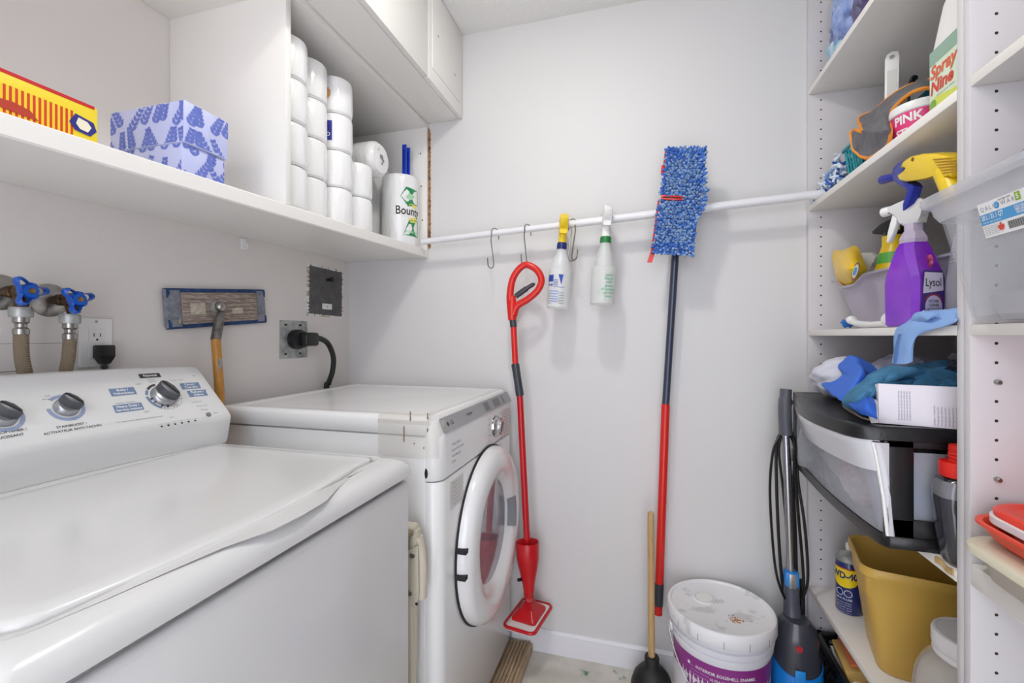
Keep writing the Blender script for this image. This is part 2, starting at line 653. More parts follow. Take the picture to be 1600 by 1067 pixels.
# two patterned tissue boxes, one on the other
TISS = bpy.data.materials.new('leafy_print')
TISS.use_nodes = True
TB, TL = mat('tissue_ground', 'cdd2f2', .5, var='bcc3ec', vscale=10), mat('tissue_leaf', '6878c8', .5)


def leafy_box(name, x0, x1, y0, y1, z0, z1, label, parent_group, seed):
    rnd = random.Random(seed)
    t = thing(name, label, 'tissue box', ((x0 + x1) / 2, (y0 + y1) / 2, z0), group=parent_group)
    b = B().box(x0, x1, y0, y1, z0, z1, TB, .0015)

    cnt = [0]

    def sprays(M, W, H):
        for u in [w * .029 + .008 for w in range(int(W / .029) + 1)]:
            for v0 in [h * .054 - .010 for h in range(int(H / .054) + 2)]:
                cu, cv = u + rnd.uniform(-.006, .006), v0 + rnd.uniform(-.01, .01)
                lean = rnd.uniform(-1.1, 1.1)
                cnt[0] += 1
                for k in range(6):
                    sy = cv + k * .0085
                    sx = cu + lean * (k * .0085) * .7
                    for sd in (-1, 1):
                        L, w_ = .0175 - .0015 * k, .0046
                        a = PI / 2 - lean * .5 - sd * .75
                        pts = []
                        for (q, o_) in ((0, 0), (.35, 1), (.7, .8), (1, 0), (.6, -.6), (.3, -.8)):
                            px = sx + math.cos(a) * q * L - math.sin(a) * o_ * w_
                            py = sy + math.sin(a) * q * L + math.cos(a) * o_ * w_
                            pts.append((min(max(px, .0015), W - .0015), min(max(py, .0015), H - .0015)))
                        if abs(max(p[1] for p in pts) - min(p[1] for p in pts)) > .002 and abs(max(p[0] for p in pts) - min(p[0] for p in pts)) > .002:
                            b.flatpoly(pts, TL, M @ T((0, 0, cnt[0] * 6e-6)))
    sprays(fr((x0, y0 - .0004, z0), (1, 0, 0), (0, 0, 1)), x1 - x0, z1 - z0)
    sprays(fr((x1 + .0004, y0, z0), (0, 1, 0), (0, 0, 1)), y1 - y0, z1 - z0)
    b.build('carton', t)
    b = B()
    b.box(x0 + .05, x1 - .05, y0 + .03, y1 - .03, z1 - .001, z1 + .0006, mat('film', 'dadcf2', .3))
    b.build('opening', t)
    return t


zb = shelf_top(-.9, .7) + .0015
leafy_box('tissue_box', -1.088, -.886, .695, .792, zb, zb + .062, 'blue leaf-patterned tissue box on the cabinet floor, under another one', 'tissue boxes in the open cabinet', 3)
leafy_box('tissue_box', -1.086, -.881, .695, .797, zb + .063, 1.6885, 'blue leaf-patterned tissue box lying on top of the other one', 'tissue boxes in the open cabinet', 8)

# toilet paper in clear film: every roll a thing
FILM = mat('film_wrapped_paper', 'f0f0ef', .2, bump=.95, bscale=48, stretch=(1, 1, .35), coat=.35)
PAPER = mat('paper_core', 'd9d4c8', .8)


def roll_proto(r, h):
    t = thing('toilet_paper_roll', 'x', 'toilet paper', local=True)
    b = B()
    prof = [(.02, 0.0), (r * .86, .001), (r * .96, .006), (r, .016), (r * .995, h * .5), (r, h - .016), (r * .96, h - .005), (r * .84, h - .0005), (.02, h - .002)]
    b.lathe(prof, FILM, 32)
    b.build('film_wrapped_paper', t, local=True)
    b = B()
    b.lathe([(.019, .002), (.021, .002), (.021, h - .003), (.019, h - .003)], PAPER, 16)
    b.build('cardboard_core', t, local=True)
    return t


RH = .114
cols = [(-.925, 1.0135, 4, 'leftmost stack'), (-.948, 1.1235, 4, 'second stack from left'), (-.937, 1.233, 4, 'third stack from left'),
        (-.937, 1.3435, 2, 'low stack right of the tall ones'), (-1.045, 1.41, 2, 'low back stack beside the towel roll')]
place = {2: ['bottom', 'top'], 4: ['bottom', 'second', 'third', 'top']}
proto = roll_proto(.0545, RH)
first = True
for (x, y, n, words) in cols:
    z = shelf_top(x, y) + .001
    for k in range(n):
        lab = f'wrapped toilet roll, {place[n][k]} of {n} in the {words}'
        if first:
            o = proto; first = False
            o.location = (x, y, z + k * RH); o['label'] = lab
        else:
            o = dup(proto, (x, y, z + k * RH), (0, 0, random.uniform(0, 6)), lab)
        o['group'] = 'toilet rolls in the open cabinet'
        if words.startswith('third s') and k in (2, 3):
            bb = B()
            if k == 2:
                w = cyl(.0555, math.radians(-75), .055)
                bb.patch(w, -.02, .014, -.03, .03, mat('roll_label_blue', '2b2f8c', .4))
                bb.text('o', .026, WHT, warp=cyl(.0562, math.radians(-72), .045))
                lb = 'dark blue printed label'
            else:
                w = cyl(.0555, math.radians(-82), .055)
                for (s0, s1, q0, q1) in ((-.02, .012, -.016, .016), (-.024, .016, -.01, .01), (-.014, .006, -.022, .022)):
                    bb.patch(w, s0, s1, q0, q1, mat('roll_label_orange', 'd9a066', .4))
                lb = 'orange printed mark'
            o.rotation_euler = (0, 0, 0)
            p = bb.build('printed_label', o, local=True)
            p['label'] = lb

# a wrapped roll lying on the short stacks
zt = shelf_top(-.937, 1.3435) + .001 + 2 * RH
t = thing('paper_roll_pack', 'plump film-wrapped paper roll lying on its side on the short toilet roll stacks', 'paper roll', (-1.0, 1.385, zt), group=None)
b = B()
M = axis((-1.15, 1.452, zt + .064), (1, 0, 0), (0, 1, 0))
b.lathe([(0, 0), (.05, .001), (.06, .008), (.063, .02), (.063, .215), (.06, .232), (.05, .243), (.02, .247), (.0, .2475)], FILM, 36, M=M)
b.build('film_wrapped_paper', t)
b = B()
M2 = fr((-.9018, 1.452, zt + .064), (0, 1, 0), (0, 0, 1))
for (x, y, s_) in ((-.004, .004, .012), (.006, -.006, .008), (.0, -.018, .006)):
    b.flatpoly([(x + s_ * math.cos(a * PI / 4), y + s_ * math.sin(a * PI / 4) * .8) for a in range(8)], INKL, M2)
b.text('00', .012, INKL, M=fr((-.9012, 1.427, zt + .088), (0, 1, 0), (0, 0, 1)))
b.build('end_print', t)

# white paper sack behind, with two blue sticks standing in it
b = B()
x0, x1, y0, y1 = -1.17, -1.02, 1.545, 1.70
zs = shelf_top(-1.1, 1.6) + .001
b.loft([ring(rr(x0, x1, y0, y1, .012, 4, 4), zs), ring(rr(x0, x1, y0, y1, .014, 4, 4), zs + .33), ring(rr(x0 + .01, x1 - .005, y0 + .01, y1 - .01, .014, 4, 4), zs + .338)], mat('sack_paper', 'ebebea', .7, bump=.3, bscale=30))
tag(b.build('paper_sack', None, (-1.095, 1.615, zs)), 'plain white upright pack standing behind the paper towel roll', 'pack')
for k, (px, py, lab) in enumerate(((632, 226, 'taller of two bright blue sticks standing behind the paper towel roll'), (637.5, 231, 'shorter of two bright blue sticks standing behind the paper towel roll'))):
    yy = 1.635 + k * .022
    q = pY(px, py, yy)
    zb2 = shelf_top(q.x, yy) + .001
    b = B().box(q.x - .009, q.x + .009, yy - .004, yy + .004, zb2, q.z, mat('blue_stick_%d' % k, '1440c4', .3), .002)
    b.box(q.x - .006, q.x + .006, yy - .0045, yy - .004, q.z - .10, q.z - .02, mat('stick_line', '0d2f98', .4))
    tag(b.build('blue_stick', None, (q.x, yy, zb2)), lab, 'stick', 'blue sticks in the open cabinet')

# paper towel roll with a printed wrapper
cx, cy, R = -.932, 1.6325, .0715
zb = shelf_top(cx, cy) + .001
t = thing('paper_towel_roll', 'fat white paper towel roll with green and black print on its wrapper', 'paper towels', (cx, cy, zb))
b = B()
b.lathe([(.02, 0), (R * .95, 0), (R, .01), (R, .25), (R * .99, .262), (R * .93, .272), (R * .5, .274), (.02, .262)], FILM, 44, M=T((cx, cy, zb)))
b.build('film_wrapped_paper', t)
b = B()
a0 = math.radians(-33)
GR, GR2 = mat('towel_green', '1f8a52', .4), mat('towel_pale_green', 'a9d7ae', .4)
w = cyl(R, a0, zb + .13, cx, cy)


def wp(pts, m, lift=.0006):
    w_ = cyl(R, a0, zb + .13, cx, cy, lift)
    n = len(pts)
    c = (sum(p[0] for p in pts) / n, sum(p[1] for p in pts) / n)
    dense = []
    for i in range(n):
        p, q = pts[i], pts[(i + 1) % n]
        dense += [(p[0] + (q[0] - p[0]) * k / 6, p[1] + (q[1] - p[1]) * k / 6) for k in range(6)]
    vs = [w_(*c)] + [w_(*p) for p in dense]
    b.add(vs, [(0, 1 + i, 1 + (i + 1) % len(dense)) for i in range(len(dense))], m)


wp([(-.034, .055), (-.012, .092), (.05, .085), (.05, .03), (-.004, .016)], GR)
wp([(-.014, .05), (.0, .07), (.03, .06), (.008, .042)], GR2, .0009)
wp([(-.024, -.096), (.0, -.036), (.05, -.03), (.05, -.098)], GR)
wp([(-.018, -.085), (-.012, -.078), (.04, -.078), (.04, -.086)], GR2, .0009)
wp([(-.004, -.03), (.008, -.045), (.04, -.04), (.04, -.02)], mat('towel_yellow', 'e6d96a', .4), .0009)
wp([(-.002, .022), (.01, .030), (.04, .026), (.04, .012)], mat('towel_yellow2', 'e6d96a', .4), .0009)
b.text('Bounty', .046, INKB, warp=cyl(R, a0, zb + .128, cx, cy, .0012), bold=.012, sx=.8)
b.build('wrapper_print', t)

# ------------------------------------------------------------------ taps, hoses, outlet on the left wall
TAPH = 1.297


def tap_proto():
    t = thing('water_tap', 'x', 'tap', local=True)          # origin on the wall, +X out
    B().lathe([(0, 0), (.036, 0), (.0355, .003), (.024, .010), (.013, .014), (0, .014)], STEEL, 36, M=axis((0, 0, 0), (1, 0, 0))).build('wall_flange', t, local=True)
    b = B()
    b.lathe([(.0, .01), (.009, .01), (.009, .03), (.0125, .031), (.0125, .045), (.0105, .047), (.0105, .058), (.0135, .06), (.0135, .072), (.010, .074), (.006, .09), (0, .09)], BRASS, 20, M=axis((0, 0, 0), (1, 0, 0)))
    b.lathe([(0, 0), (.0115, 0), (.0115, .026), (0, .026)], BRASS, 18, M=T((.064, 0, -.03)))
    b.build('valve_body', t, local=True)
    b = B()
    pts, holes = [], []
    for k in range(72):
        a = 2 * PI * k / 72
        r = .0175 + .0125 * max(0, math.cos(3 * (a - .1))) ** 1.0 + .0015 * math.cos(3 * (a - .1))
        pts.append((r * math.cos(a), r * math.sin(a)))
    t2 = bmesh.new()
    outer = pts
    # three round openings: build as a ring of lobes joined to a hub
    M = axis((.085, 0, 0), (1, 0, 0), (0, 1, 0))
    inner = [(x * .82, y * .82) for x, y in pts]
    b.loft([[(x, y, z) for x, y in P] for P, z in ((outer, -.004), (outer, .006), (inner, .010), (inner, -.004))], BLUEH, False, False, M, loop=True)
    for k in range(3):
        a = .1 + 2 * PI * k / 3
        hub = [(.0 + .0125 * math.cos(q), .0125 * math.sin(q)) for q in [a + PI / 3 + 2 * PI / 24 * j for j in range(24)]]
    b.lathe([(0, -.004), (.014, -.004), (.0145, .004), (.012, .011), (0, .012)], BLUEH, 24, M=M)
    for k in range(3):
        a = .1 + PI / 3 + 2 * PI * k / 3
        b.tube([M @ Vector((.008 * math.cos(a), .008 * math.sin(a), .004)), M @ Vector((.0165 * math.cos(a), .0165 * math.sin(a), .004))], .006, BLUEH, 8)
    t2.free()
    h = b.build('handle', t, local=True)
    B().lathe([(0, 0), (.0055, 0), (.0045, .003), (0, .0035)], mat('tap_screw', 'b58a52', .3, .9), 14, M=axis((.0965, 0, 0), (1, 0, 0))).build('screw', h, local=True)
    return t


tp = tap_proto()
tp.location = (XL, .597, 1.303)
tp['label'] = 'aged brass water tap with blue lobed handle, the one at the left frame edge'
tp['group'] = 'taps behind the washer'
o = dup(tp, (XL, .677, 1.293), (.25, 0, 0), 'aged brass water tap with blue lobed handle nearest the white power outlet')
HOSE = ramp_mat('braided_hose', 'wave', [(0, '4a3f32'), (.5, '8f7f68')], 150, .4, (1, 1, 1), (.6, .6, 0), const=False, bump=.4)
for (y, z, dx, lab) in ((.597, 1.303, .012, 'braided brown water hose hanging from the left tap'), (.677, 1.293, -.012, 'braided brown water hose hanging from the right tap')):
    x = XL + .064
    t = thing('water_hose', lab, 'hose', (x, y, 1.0), group='hoses behind the washer')
    b = B()
    b.lathe([(.0, 0), (.017, 0), (.018, .004), (.018, .016), (.0165, .02), (0, .02)], GALV, 24, M=T((x, y, z - .051)))
    b.lathe([(.0, 0), (.0125, 0), (.0125, .01), (.009, .014), (.009, .02), (.0125, .024), (.0125, .034), (0, .034)], STEEL, 12, M=T((x, y, z - .0845)))
    b.build('coupling', t)
    b = B()
    b.tube(smooth([(x, y, z - .083), (x - .002, y + dx * .2, z - .13), (x - .004, y + dx, z - .19), (x - .012, y + dx * 1.4, z - .27), (x - .022, y + dx * 1.5, z - .36)]), .0115, HOSE, 14)
    b.build('braided_hose', t)

t = thing('wall_outlet', 'white double power outlet on the left wall behind the washer console', 'outlet', (XL, .762, 1.20))
b = B()
b.box(XL, XL + .006, .7285, .796, 1.142, 1.257, WHT, .0025)
b.build('cover_plate', t)
b = B()
b.box(XL + .004, XL + .0078, .746, .779, 1.163, 1.232, WHTM, .001)
for zz in (1.214, 1.181):
    for yy in (.756, .769):
        b.box(XL + .0075, XL + .0082, yy - .0009, yy + .0009, zz - .0005, zz + .0075, DARK)
    b.lathe([(0, 0), (.0026, 0), (0, .0006)], DARK, 10, M=axis((XL + .0078, .7625, zz - .0075), (1, 0, 0)))
b.build('receptacle', t)
B().lathe([(0, 0), (.003, 0), (.0025, .001), (0, .0012)], GALV, 12, M=axis((XL + .006, .762, 1.249), (1, 0, 0))).build('screw', t)
t = thing('washer_plug', 'black plug pushed into the lower half of the white outlet', 'plug', (XL, .77, 1.18))
b = B()
b.box(XL + .0085, XL + .034, .751, .786, 1.163, 1.194, BLACK, .004)
b.loft([ring([(XL + .012, .752), (XL + .032, .752), (XL + .032, .785), (XL + .012, .785)], 1.166), ring([(XL + .015, .760), (XL + .029, .760), (XL + .029, .777), (XL + .015, .777)], 1.150)], BLACK)
b.build('plug_body', t)
b = B()
for k in range(9): b.lathe([(0, 0), (.0085 - k * .0003, 0), (.0085 - k * .0003, .0025), (0, .0025)], BLACK, 12, M=T((XL + .022, .7685, 1.148 - k * .0042)))
b.tube([(XL + .022, .7685, 1.152), (XL + .022, .769, 1.10), (XL + .03, .77, 1.0)], .0045, BLACK, 8)
b.build('cord', t)

# drywall sanding pole leaning on the wall
t = thing('pole_sander', 'drywall pole sander with a weathered wooden pad leaning on the left wall', 'pole sander', (XL + .06, 1.06, 0))
MS = fr((XL + .012, 1.086, 1.302), (0, 1, .085), (0, 0, 1))
SAND = ramp_mat('scuffed_plate', 'noise', [(0, '5f4f47'), (.42, '8d7d73'), (.62, 'b0a298')], 40, .65, (6, 1, 8), const=False)
b = B().box(-.155, .155, -.049, .049, -.010, -.004, mat('foam_pad', '6c6a64', .9), .002, M=MS)
b.build('foam_pad', t)
b = B()
for sg in (-1, 1):
    b.sheet([[MS @ Vector((x, sg * y, z)) for x in (-.166, -.05, .05, .166)] for y, z in ((.030, .0042), (.046, .0055), (.0545, .003), (.0545, -.008))], mat('sandpaper_blue', '274a7c', .8, var='1c2f52', vscale=50), 8, 24, .0015)
    b.sheet([[MS @ Vector((sg * x, y, z)) for y in (-.05, 0, .05)] for x, z in ((.13, .006), (.155, .006), (.167, .001), (.167, -.008))], mat('sandpaper_grey', '8b8f98', .8, var='6d7078', vscale=60), 8, 8, .0012)
b.build('sandpaper', t)
b = B().box(-.128, .128, -.0445, .0445, -.004, .009, SAND, .002, M=MS)
for k in range(7): b.box(-.127, .127, -.038 + k * .0125, -.0365 + k * .0125, .009, .0098, mat('groove', '75665d', .8), M=MS)
b.box(-.105, -.06, -.018, .014, .0092, .0105, mat('paper_scrap', 'cfc8b6', .8, var='a79f90', vscale=90), M=MS)
b.box(.03, .07, -.02, -.002, .0092, .0102, mat('paper_scrap2', 'c9c2ae', .8, var='a09885', vscale=90), M=MS)
b.box(-.145, -.135, -.04, -.03, .0055, .0068, YEL, M=MS)
b.build('backing_plate', t)
b = B()
b.blob(MS @ Vector((-.024, .002, .024)), (.016, .016, .016), STEEL, 0, sub=3)
b.lathe([(0, 0), (.02, 0), (.017, .012), (0, .012)], GALV, 18, M=MS @ T((-.024, .002, .009)))
b.build('swivel_joint', t)
q = [MS @ Vector((-.024, .0, .026)), pX(337, 531, -1.195), pX(343, 612, -1.172), Vector((-1.10, .985, .045)), Vector((-1.098, .984, .004))]
q[0].z -= .016
B().tube([q[0], q[0] + (q[1] - q[0]) * .3, q[1]], [.008, .0135, .0135], mat('ferrule', '8d8b86', .5, .6, var='5e5b56', vscale=60), 16).build('ferrule', t)
b = B().tube([q[1] + (q[0] - q[1]) * .02, q[2], q[3], q[4]], [.0125, .0125, .0125, .011], mat('varnished_pole', 'c9923f', .4, var='b87e33', vscale=20, stretch=(6, 6, 1)), 16)
v = q[1] + (q[2] - q[1]) * .5
b.box(v.x + .009, v.x + .0135, v.y - .007, v.y + .003, v.z - .03, v.z + .02, GALV)
b.build('pole', t)

# dryer outlet: square plate, big plug and cord
t = thing('dryer_outlet', 'square galvanised outlet plate low on the left wall above the dryer', 'outlet', (XL, 1.40, 1.20))
b = B().box(XL, XL + .003, 1.331, 1.469, 1.133, 1.272, GALV, .001)
for yy in (1.357, 1.43):
    for zz in (1.15, 1.256):
        b.box(XL + .003, XL + .0036, yy - .006, yy + .006, zz - .0035, zz + .0035, DARK)
b.build('cover_plate', t)
t = thing('dryer_plug', 'thick round black dryer plug and cord in the galvanised outlet plate', 'plug', (XL, 1.40, 1.2))
b = B().lathe([(0, .0035), (.036, .0035), (.037, .01), (.036, .028), (.030, .032), (.030, .045), (0, .046)], BLACK, 28, M=axis((XL, 1.40, 1.203), (1, 0, 0)))
b.box(XL + .03, XL + .075, 1.382, 1.45, 1.178, 1.228, BLACK, .01, 3)
b.build('plug_body', t)
b = B().tube(smooth([(XL + .05, 1.435, 1.205), (XL + .052, 1.475, 1.206), (XL + .052, 1.525, 1.185), (XL + .05, 1.56, 1.13), (XL + .040, 1.567, 1.07), (XL + .022, 1.566, 1.02), (XL + .0135, 1.563, .95), (XL + .0125, 1.55, .2)]), [.018] + [.0105] * 42, BLACK, 14)
b.build('cord', t)

# painted-over metal panel beside the corner
t = thing('junction_plate', 'square dark grey metal cover plate beside the wall corner, edged with old paint', 'cover plate', (XL, 1.575, 1.40))
b = B()
b.prism([(1.473 + .004 * math.sin(k * 1.7), z) if False else p for k, p in enumerate([(1.474, 1.303), (1.52, 1.3), (1.60, 1.299), (1.678, 1.297), (1.681, 1.37), (1.68, 1.44), (1.681, 1.489), (1.62, 1.487), (1.57, 1.492), (1.52, 1.489), (1.477, 1.492), (1.479, 1.40)])], .003, GREYPL, M=fr((XL, 0, 0), (0, 1, 0), (0, 0, 1)))
b.build('plate', t)
b = B()
rnd = random.Random(2)
OLDP = mat('old_paint', 'b7aa98', .8)
for (y0, z0, y1, z1) in ((1.472, 1.30, 1.681, 1.295), (1.681, 1.297, 1.683, 1.49), (1.472, 1.30, 1.476, 1.493), (1.476, 1.493, 1.682, 1.491)):
    for k in range(30):
        f = k / 29 + rnd.uniform(-.02, .02)
        b.blob((XL + .001, y0 + (y1 - y0) * f, z0 + (z1 - z0) * f), (.003, .0055 + rnd.random() * .003, .0035 + rnd.random() * .002), rnd.choice([WHTM, WHTM, WHTM, OLDP]), .3, 3, k, 2)
b.build('paint_edge', t)
B().lathe([(0, 0), (.027, 0), (.026, .0012), (0, .0012)], mat('knockout', '504f4f', .5), 28, M=axis((XL + .003, 1.575, 1.392), (1, 0, 0))).build('knockout', t)
B().lathe([(0, 0), (.006, 0), (.006, .018), (.012, .02), (.011, .026), (0, .027)], BLACK, 18, M=axis((XL + .003, 1.585, 1.445), (1, 0, 0))).build('knob', t)
b = B().box(XL + .003, XL + .0038, 1.553, 1.612, 1.324, 1.347, WHTM)
b.text('A', .012, INKB, M=fr((XL + .0041, 1.583, 1.335), (0, 1, 0), (0, 0, 1)))
b.build('sticker', t)

# ------------------------------------------------------------------ washer (top loader)
WX, WY0, WY1 = -.505, .235, .925
t = thing('washing_machine', 'white top-loading washing machine with a sloped dial console, nearest the viewer', 'washing machine', (-.83, .58, 0))
b = B()
b.box(-1.155, WX - .008, WY0 + .004, WY1 - .004, .03, .893, ENAMEL, .006)
for x in (-1.10, -.56):
    for y in (WY0 + .06, WY1 - .06):
        b.lathe([(0, 0), (.02, 0), (.02, .012), (.012, .03), (0, .031)], BLACK, 14, M=T((x, y, 0)))
b.build('cabinet_body', t)
B().box(WX - .03, WX + .002, WY0, WY1, .07, .891, ENAMEL, .012, 4).build('front_panel', t)
bow = lambda y: .034 * max(0.0, 1 - ((y - .52) / .30) ** 2)
bow2 = lambda y: bow(y) + .026 * math.exp(-((y - .59) / .11) ** 4)
b = B()
ox0, ox1, oy0, oy1 = -1.155, WX + .006, WY0 - .002, WY1 + .002
lx0, lx1, ly0, ly1 = -1.03, -.572, WY0 + .035, .893
out = lambda g, z: ring(rr(ox0 + g, ox1 - g * 1.6, oy0 + g, oy1 - g, .012 + g * .5), z)
inn = lambda g, z: ring(rr(lx0 - g, lx1 + g, ly0 - g, ly1 + g, .028, bow=bow2), z)
b.loft([out(.004, .8985), out(0, .903), out(0, .915), out(.003, .928), out(.010, .9365), out(.020, .941), out(.03, .942), inn(.016, .942), inn(.007, .9415), inn(.004, .938), inn(.004, .912)], ENAMEL, False, False)
b.loft([inn(.005, .913), inn(-.05, .9128)], DARK, False, True)
b.build('top_deck', t, ang=50)
lid = lambda g, z: ring(rr(lx0 - g, lx1 + g, ly0 - g, ly1 + g, .026, bow=bow), z)
B().loft([lid(-.004, .916), lid(0, .922), lid(0, .940), lid(-.002, .9445), lid(-.008, .947), lid(-.03, .9475)], ENAMEL).build('lid', t, ang=50)


def con(y):
    """console section at y: back foot, back top, top edge, nose, front foot"""
    f = (y - .58) / .345
    w = 1 - f * f
    return [(-1.155, .94), (-1.162, 1.12 + .006 * w), (-1.150 - .004 * w, 1.136 + .006 * w), (-1.134 - .006 * w, 1.1365 + .005 * w), (-1.124 - .008 * w, 1.132 + .005 * w),
            (-1.0165 - .030 * w, 1.019 + .006 * w), (-1.0105 - .034 * w, 1.010 + .006 * w), (-1.012 - .036 * w, 1.0 + .006 * w), (-1.021 - .045 * w, .952), (-1.024 - .045 * w, .9425)]


b = B()
rings = []
for k in range(21):
    y = WY0 + .004 + (WY1 - .006 - WY0 - .004) * k / 20
    rings.append([(x, y, z) for x, z in con(y)])
c_ = lambda P, y, g: [((x - (-1.09)) * g - 1.09, y, (z - 1.03) * g + 1.03) for x, z in P]
rings = [c_(con(WY0), WY0, .96)] + rings + [c_(con(WY1), WY1 - .001, .965)]
b.loft(rings, ENAMEL)
CB = b


def face(px, py):
    """point on the sloped console face seen at a pixel, with its frame"""
    r = ray(px, py)
    lo, hi = .3, 2.5
    for _ in range(60):
        m = (lo + hi) / 2
        p = CAM + r * m
        P = con(min(max(p.y, WY0), WY1))
        a, c = P[4], P[5]
        g = (p.x - a[0]) * -(c[1] - a[1]) + (p.z - a[1]) * (c[0] - a[0])
        if g > 0: lo = m
        else: hi = m
    p = CAM + r * lo
    P = con(p.y)
    a, c = P[4], P[5]
    up = Vector((a[0] - c[0], 0, a[1] - c[1])).normalized()
    d = .004
    Q0, Q1 = con(p.y - d), con(p.y + d)
    s = (p.z - c[1]) / (a[1] - c[1])
    pt = lambda Q: Vector((Q[5][0] + (Q[4][0] - Q[5][0]) * s, 0, Q[5][1] + (Q[4][1] - Q[5][1]) * s))
    rt = (pt(Q1) - pt(Q0) + Vector((0, 2 * d, 0))).normalized()
    M = fr(p, rt, up)
    M.translation = p + M.to_3x3() @ Vector((0, 0, .0007))
    return M


def span(p0, p1):
    return (face(*p0).translation - face(*p1).translation).length


TAGB, TAGK, RINGB = mat('console_blue', '6f86a6', .45), mat('console_black', '38383a', .45), mat('dial_ring_blue', '8a99b8', .45)
b = CB
for (px, py, wpx, txts, m) in ((234, 587, 34, ('Normal',), TAGK), (192, 612, 41, ('Bulky /', 'Volumineux'), TAGB), (201, 637, 47, ('Heavy Duty /', 'Service intense'), TAGB),
                               (297.5, 603, 31, ('Casual /', 'Tout-aller'), TAGB), (309, 614.5, 31, ('Delicate /', 'Délicat'), TAGB)):
    M = face(px, py)
    W = span((px - wpx / 2, py), (px + wpx / 2, py)) / 2
    H = .0062 if len(txts) == 1 else .0098
    b.flatpoly([(-W, -H), (W * .98, -H), (W, -H * .7), (W, H), (-W * .98, H), (-W, H * .7)], m, M)
    for k, s_ in enumerate(txts):
        b.text(s_, .0082 if len(txts) == 2 else .0095, WHT, M @ T((0, (.0042 - .0085 * k) if len(txts) == 2 else 0, .0004)), bold=.02)
for (px, py, txts, sz) in ((122, 668, ('STAINBOOST /', 'ACTIVATEUR ANTI-TACHES'), .0074), (20, 680, ('FABRIC SOFTENER /', 'ADOUCISSANT'), .0074)):
    M = face(px - (14 if px < 50 else 8), py)
    for k, s_ in enumerate(txts):
        b.text(s_, sz, INK, M @ T((0, .005 - .0095 * k, 0)), bold=.008)
for (px, py, s_) in ((75, 619, 'Off /'), (72, 624, 'Arrêt'), (109, 617, 'On /'), (112, 620, 'Marche'), (9, 627, 'On /'), (12, 630.5, 'Marche'), (196, 629, 'Regular – Régulier'), (236, 593, 'Regular'), (238, 596, 'Régulier'), (276, 594, 'Casual – Quick'),
                     (216, 600, 'Super'), (229, 643, 'Super'), (307, 628, 'Hand Wash'), (316, 634, 'Rinse & Spin'), (319, 640, 'Rinçage'), (220, 655, 'For best results add detergent before load'), (268, 652, 'Soak'), (303, 587, 'Auto'), (337, 645, 'Signal')):
    b.text(s_, .0052, INKL, face(px, py))
for k in range(6):
    M = face(252.5 + 10.5 * k, 666.5 - 1.85 * k)
    b.lathe([(0, 0), (.0024, 0), (0, .0005)], INKB, 12, M=M)
    b.text('Lavage', .0036, INKL, M @ T((0, .0065, 0)))
CONS = b.build('control_console', t, ang=45)


def dial(px, py, r, ringw, nm, extra=False):
    M = face(px, py)
    k = B()
    k.lathe([(0, 0), (r, 0), (r * .99, .004), (r * .86, .010), (r * .74, .012), (0, .012)], SILVER, 40, M=M)
    k.build('dial_skirt', CONS)
    g = B()
    # gripping ridge: a tapered blade across the dial
    L, w = r * .93, r * .34
    blade = [(-L, 0), (-L * .7, w * .8), (0, w * 1.25), (L * .7, w), (L * .95, w * .4), (L, 0), (L * .95, -w * .4), (L * .7, -w), (0, -w * 1.25), (-L * .7, -w * .8)]
    Mr = M @ Matrix.Rotation(math.radians(118 if extra else 128), 4, 'Z')
    g.prism(blade, .024, MGREY if False else mat('dial_grip', '55565a', .35, .3), Mr @ T((0, 0, .008)), bev=.003)
    g.box(-L * .8, L * .9, -.0012, .0012, .030, .0335, INKB, M=Mr)
    g.build('dial_grip', CONS)
    p = B()
    if extra:
        segs = [(100, 140, TAGK), (145, 168, TAGB), (175, 243, TAGB), (20, 48, TAGB), (-12, 14, TAGB)]
        for a0_, a1_, m in segs:
            pts = [((r * 1.32) * math.cos(math.radians(a0_ + (a1_ - a0_) * j / 10)), (r * 1.32) * math.sin(math.radians(a0_ + (a1_ - a0_) * j / 10))) for j in range(11)]
            pts += [((r * 1.12) * math.cos(math.radians(a1_ + (a0_ - a1_) * j / 10)), (r * 1.12) * math.sin(math.radians(a1_ + (a0_ - a1_) * j / 10))) for j in range(11)]
            p.flatpoly(pts, m, M)
        for a in (250, 262, 285, 297, 305, 340):
            c, s_ = math.cos(math.radians(a)), math.sin(math.radians(a))
            p.box(-.0006, .0006, -.004, .004, 0, .0002, INKL, M=M @ T((r * 1.2 * c, r * 1.2 * s_, 0)) @ Matrix.Rotation(math.radians(a - 90), 4, 'Z'))
        for rad in (1.12, 1.32):
            pts = [M @ Vector((r * rad * math.cos(math.radians(248 + 104 * j / 20)), r * rad * math.sin(math.radians(248 + 104 * j / 20)), 0)) for j in range(21)]
            p.tube(pts, .0004, INKL, 5)
        for a in (190, 210, 240, 262):
            c, s_ = math.cos(math.radians(a)), math.sin(math.radians(a))
            p.box(-.0006, .0006, -.003, .003, .0, .0045, INKB, M=M @ T((r * 1.03 * c, r * 1.03 * s_, 0)) @ Matrix.Rotation(math.radians(a - 90), 4, 'Z'))
    else:
        n = 40
        ri, ro = r * 1.16, r * 1.16 + ringw
        a0_, a1_ = math.radians(132), math.radians(132 - 316)
        vs = [(q * math.cos(a0_ + (a1_ - a0_) * j / n), q * math.sin(a0_ + (a1_ - a0_) * j / n), 0) for q in (ri, ro) for j in range(n + 1)]
        p.add(vs, [(j, j + 1, n + 2 + j, n + 1 + j) for j in range(n)], RINGB, M)
    p.build('dial_ring', CONS)


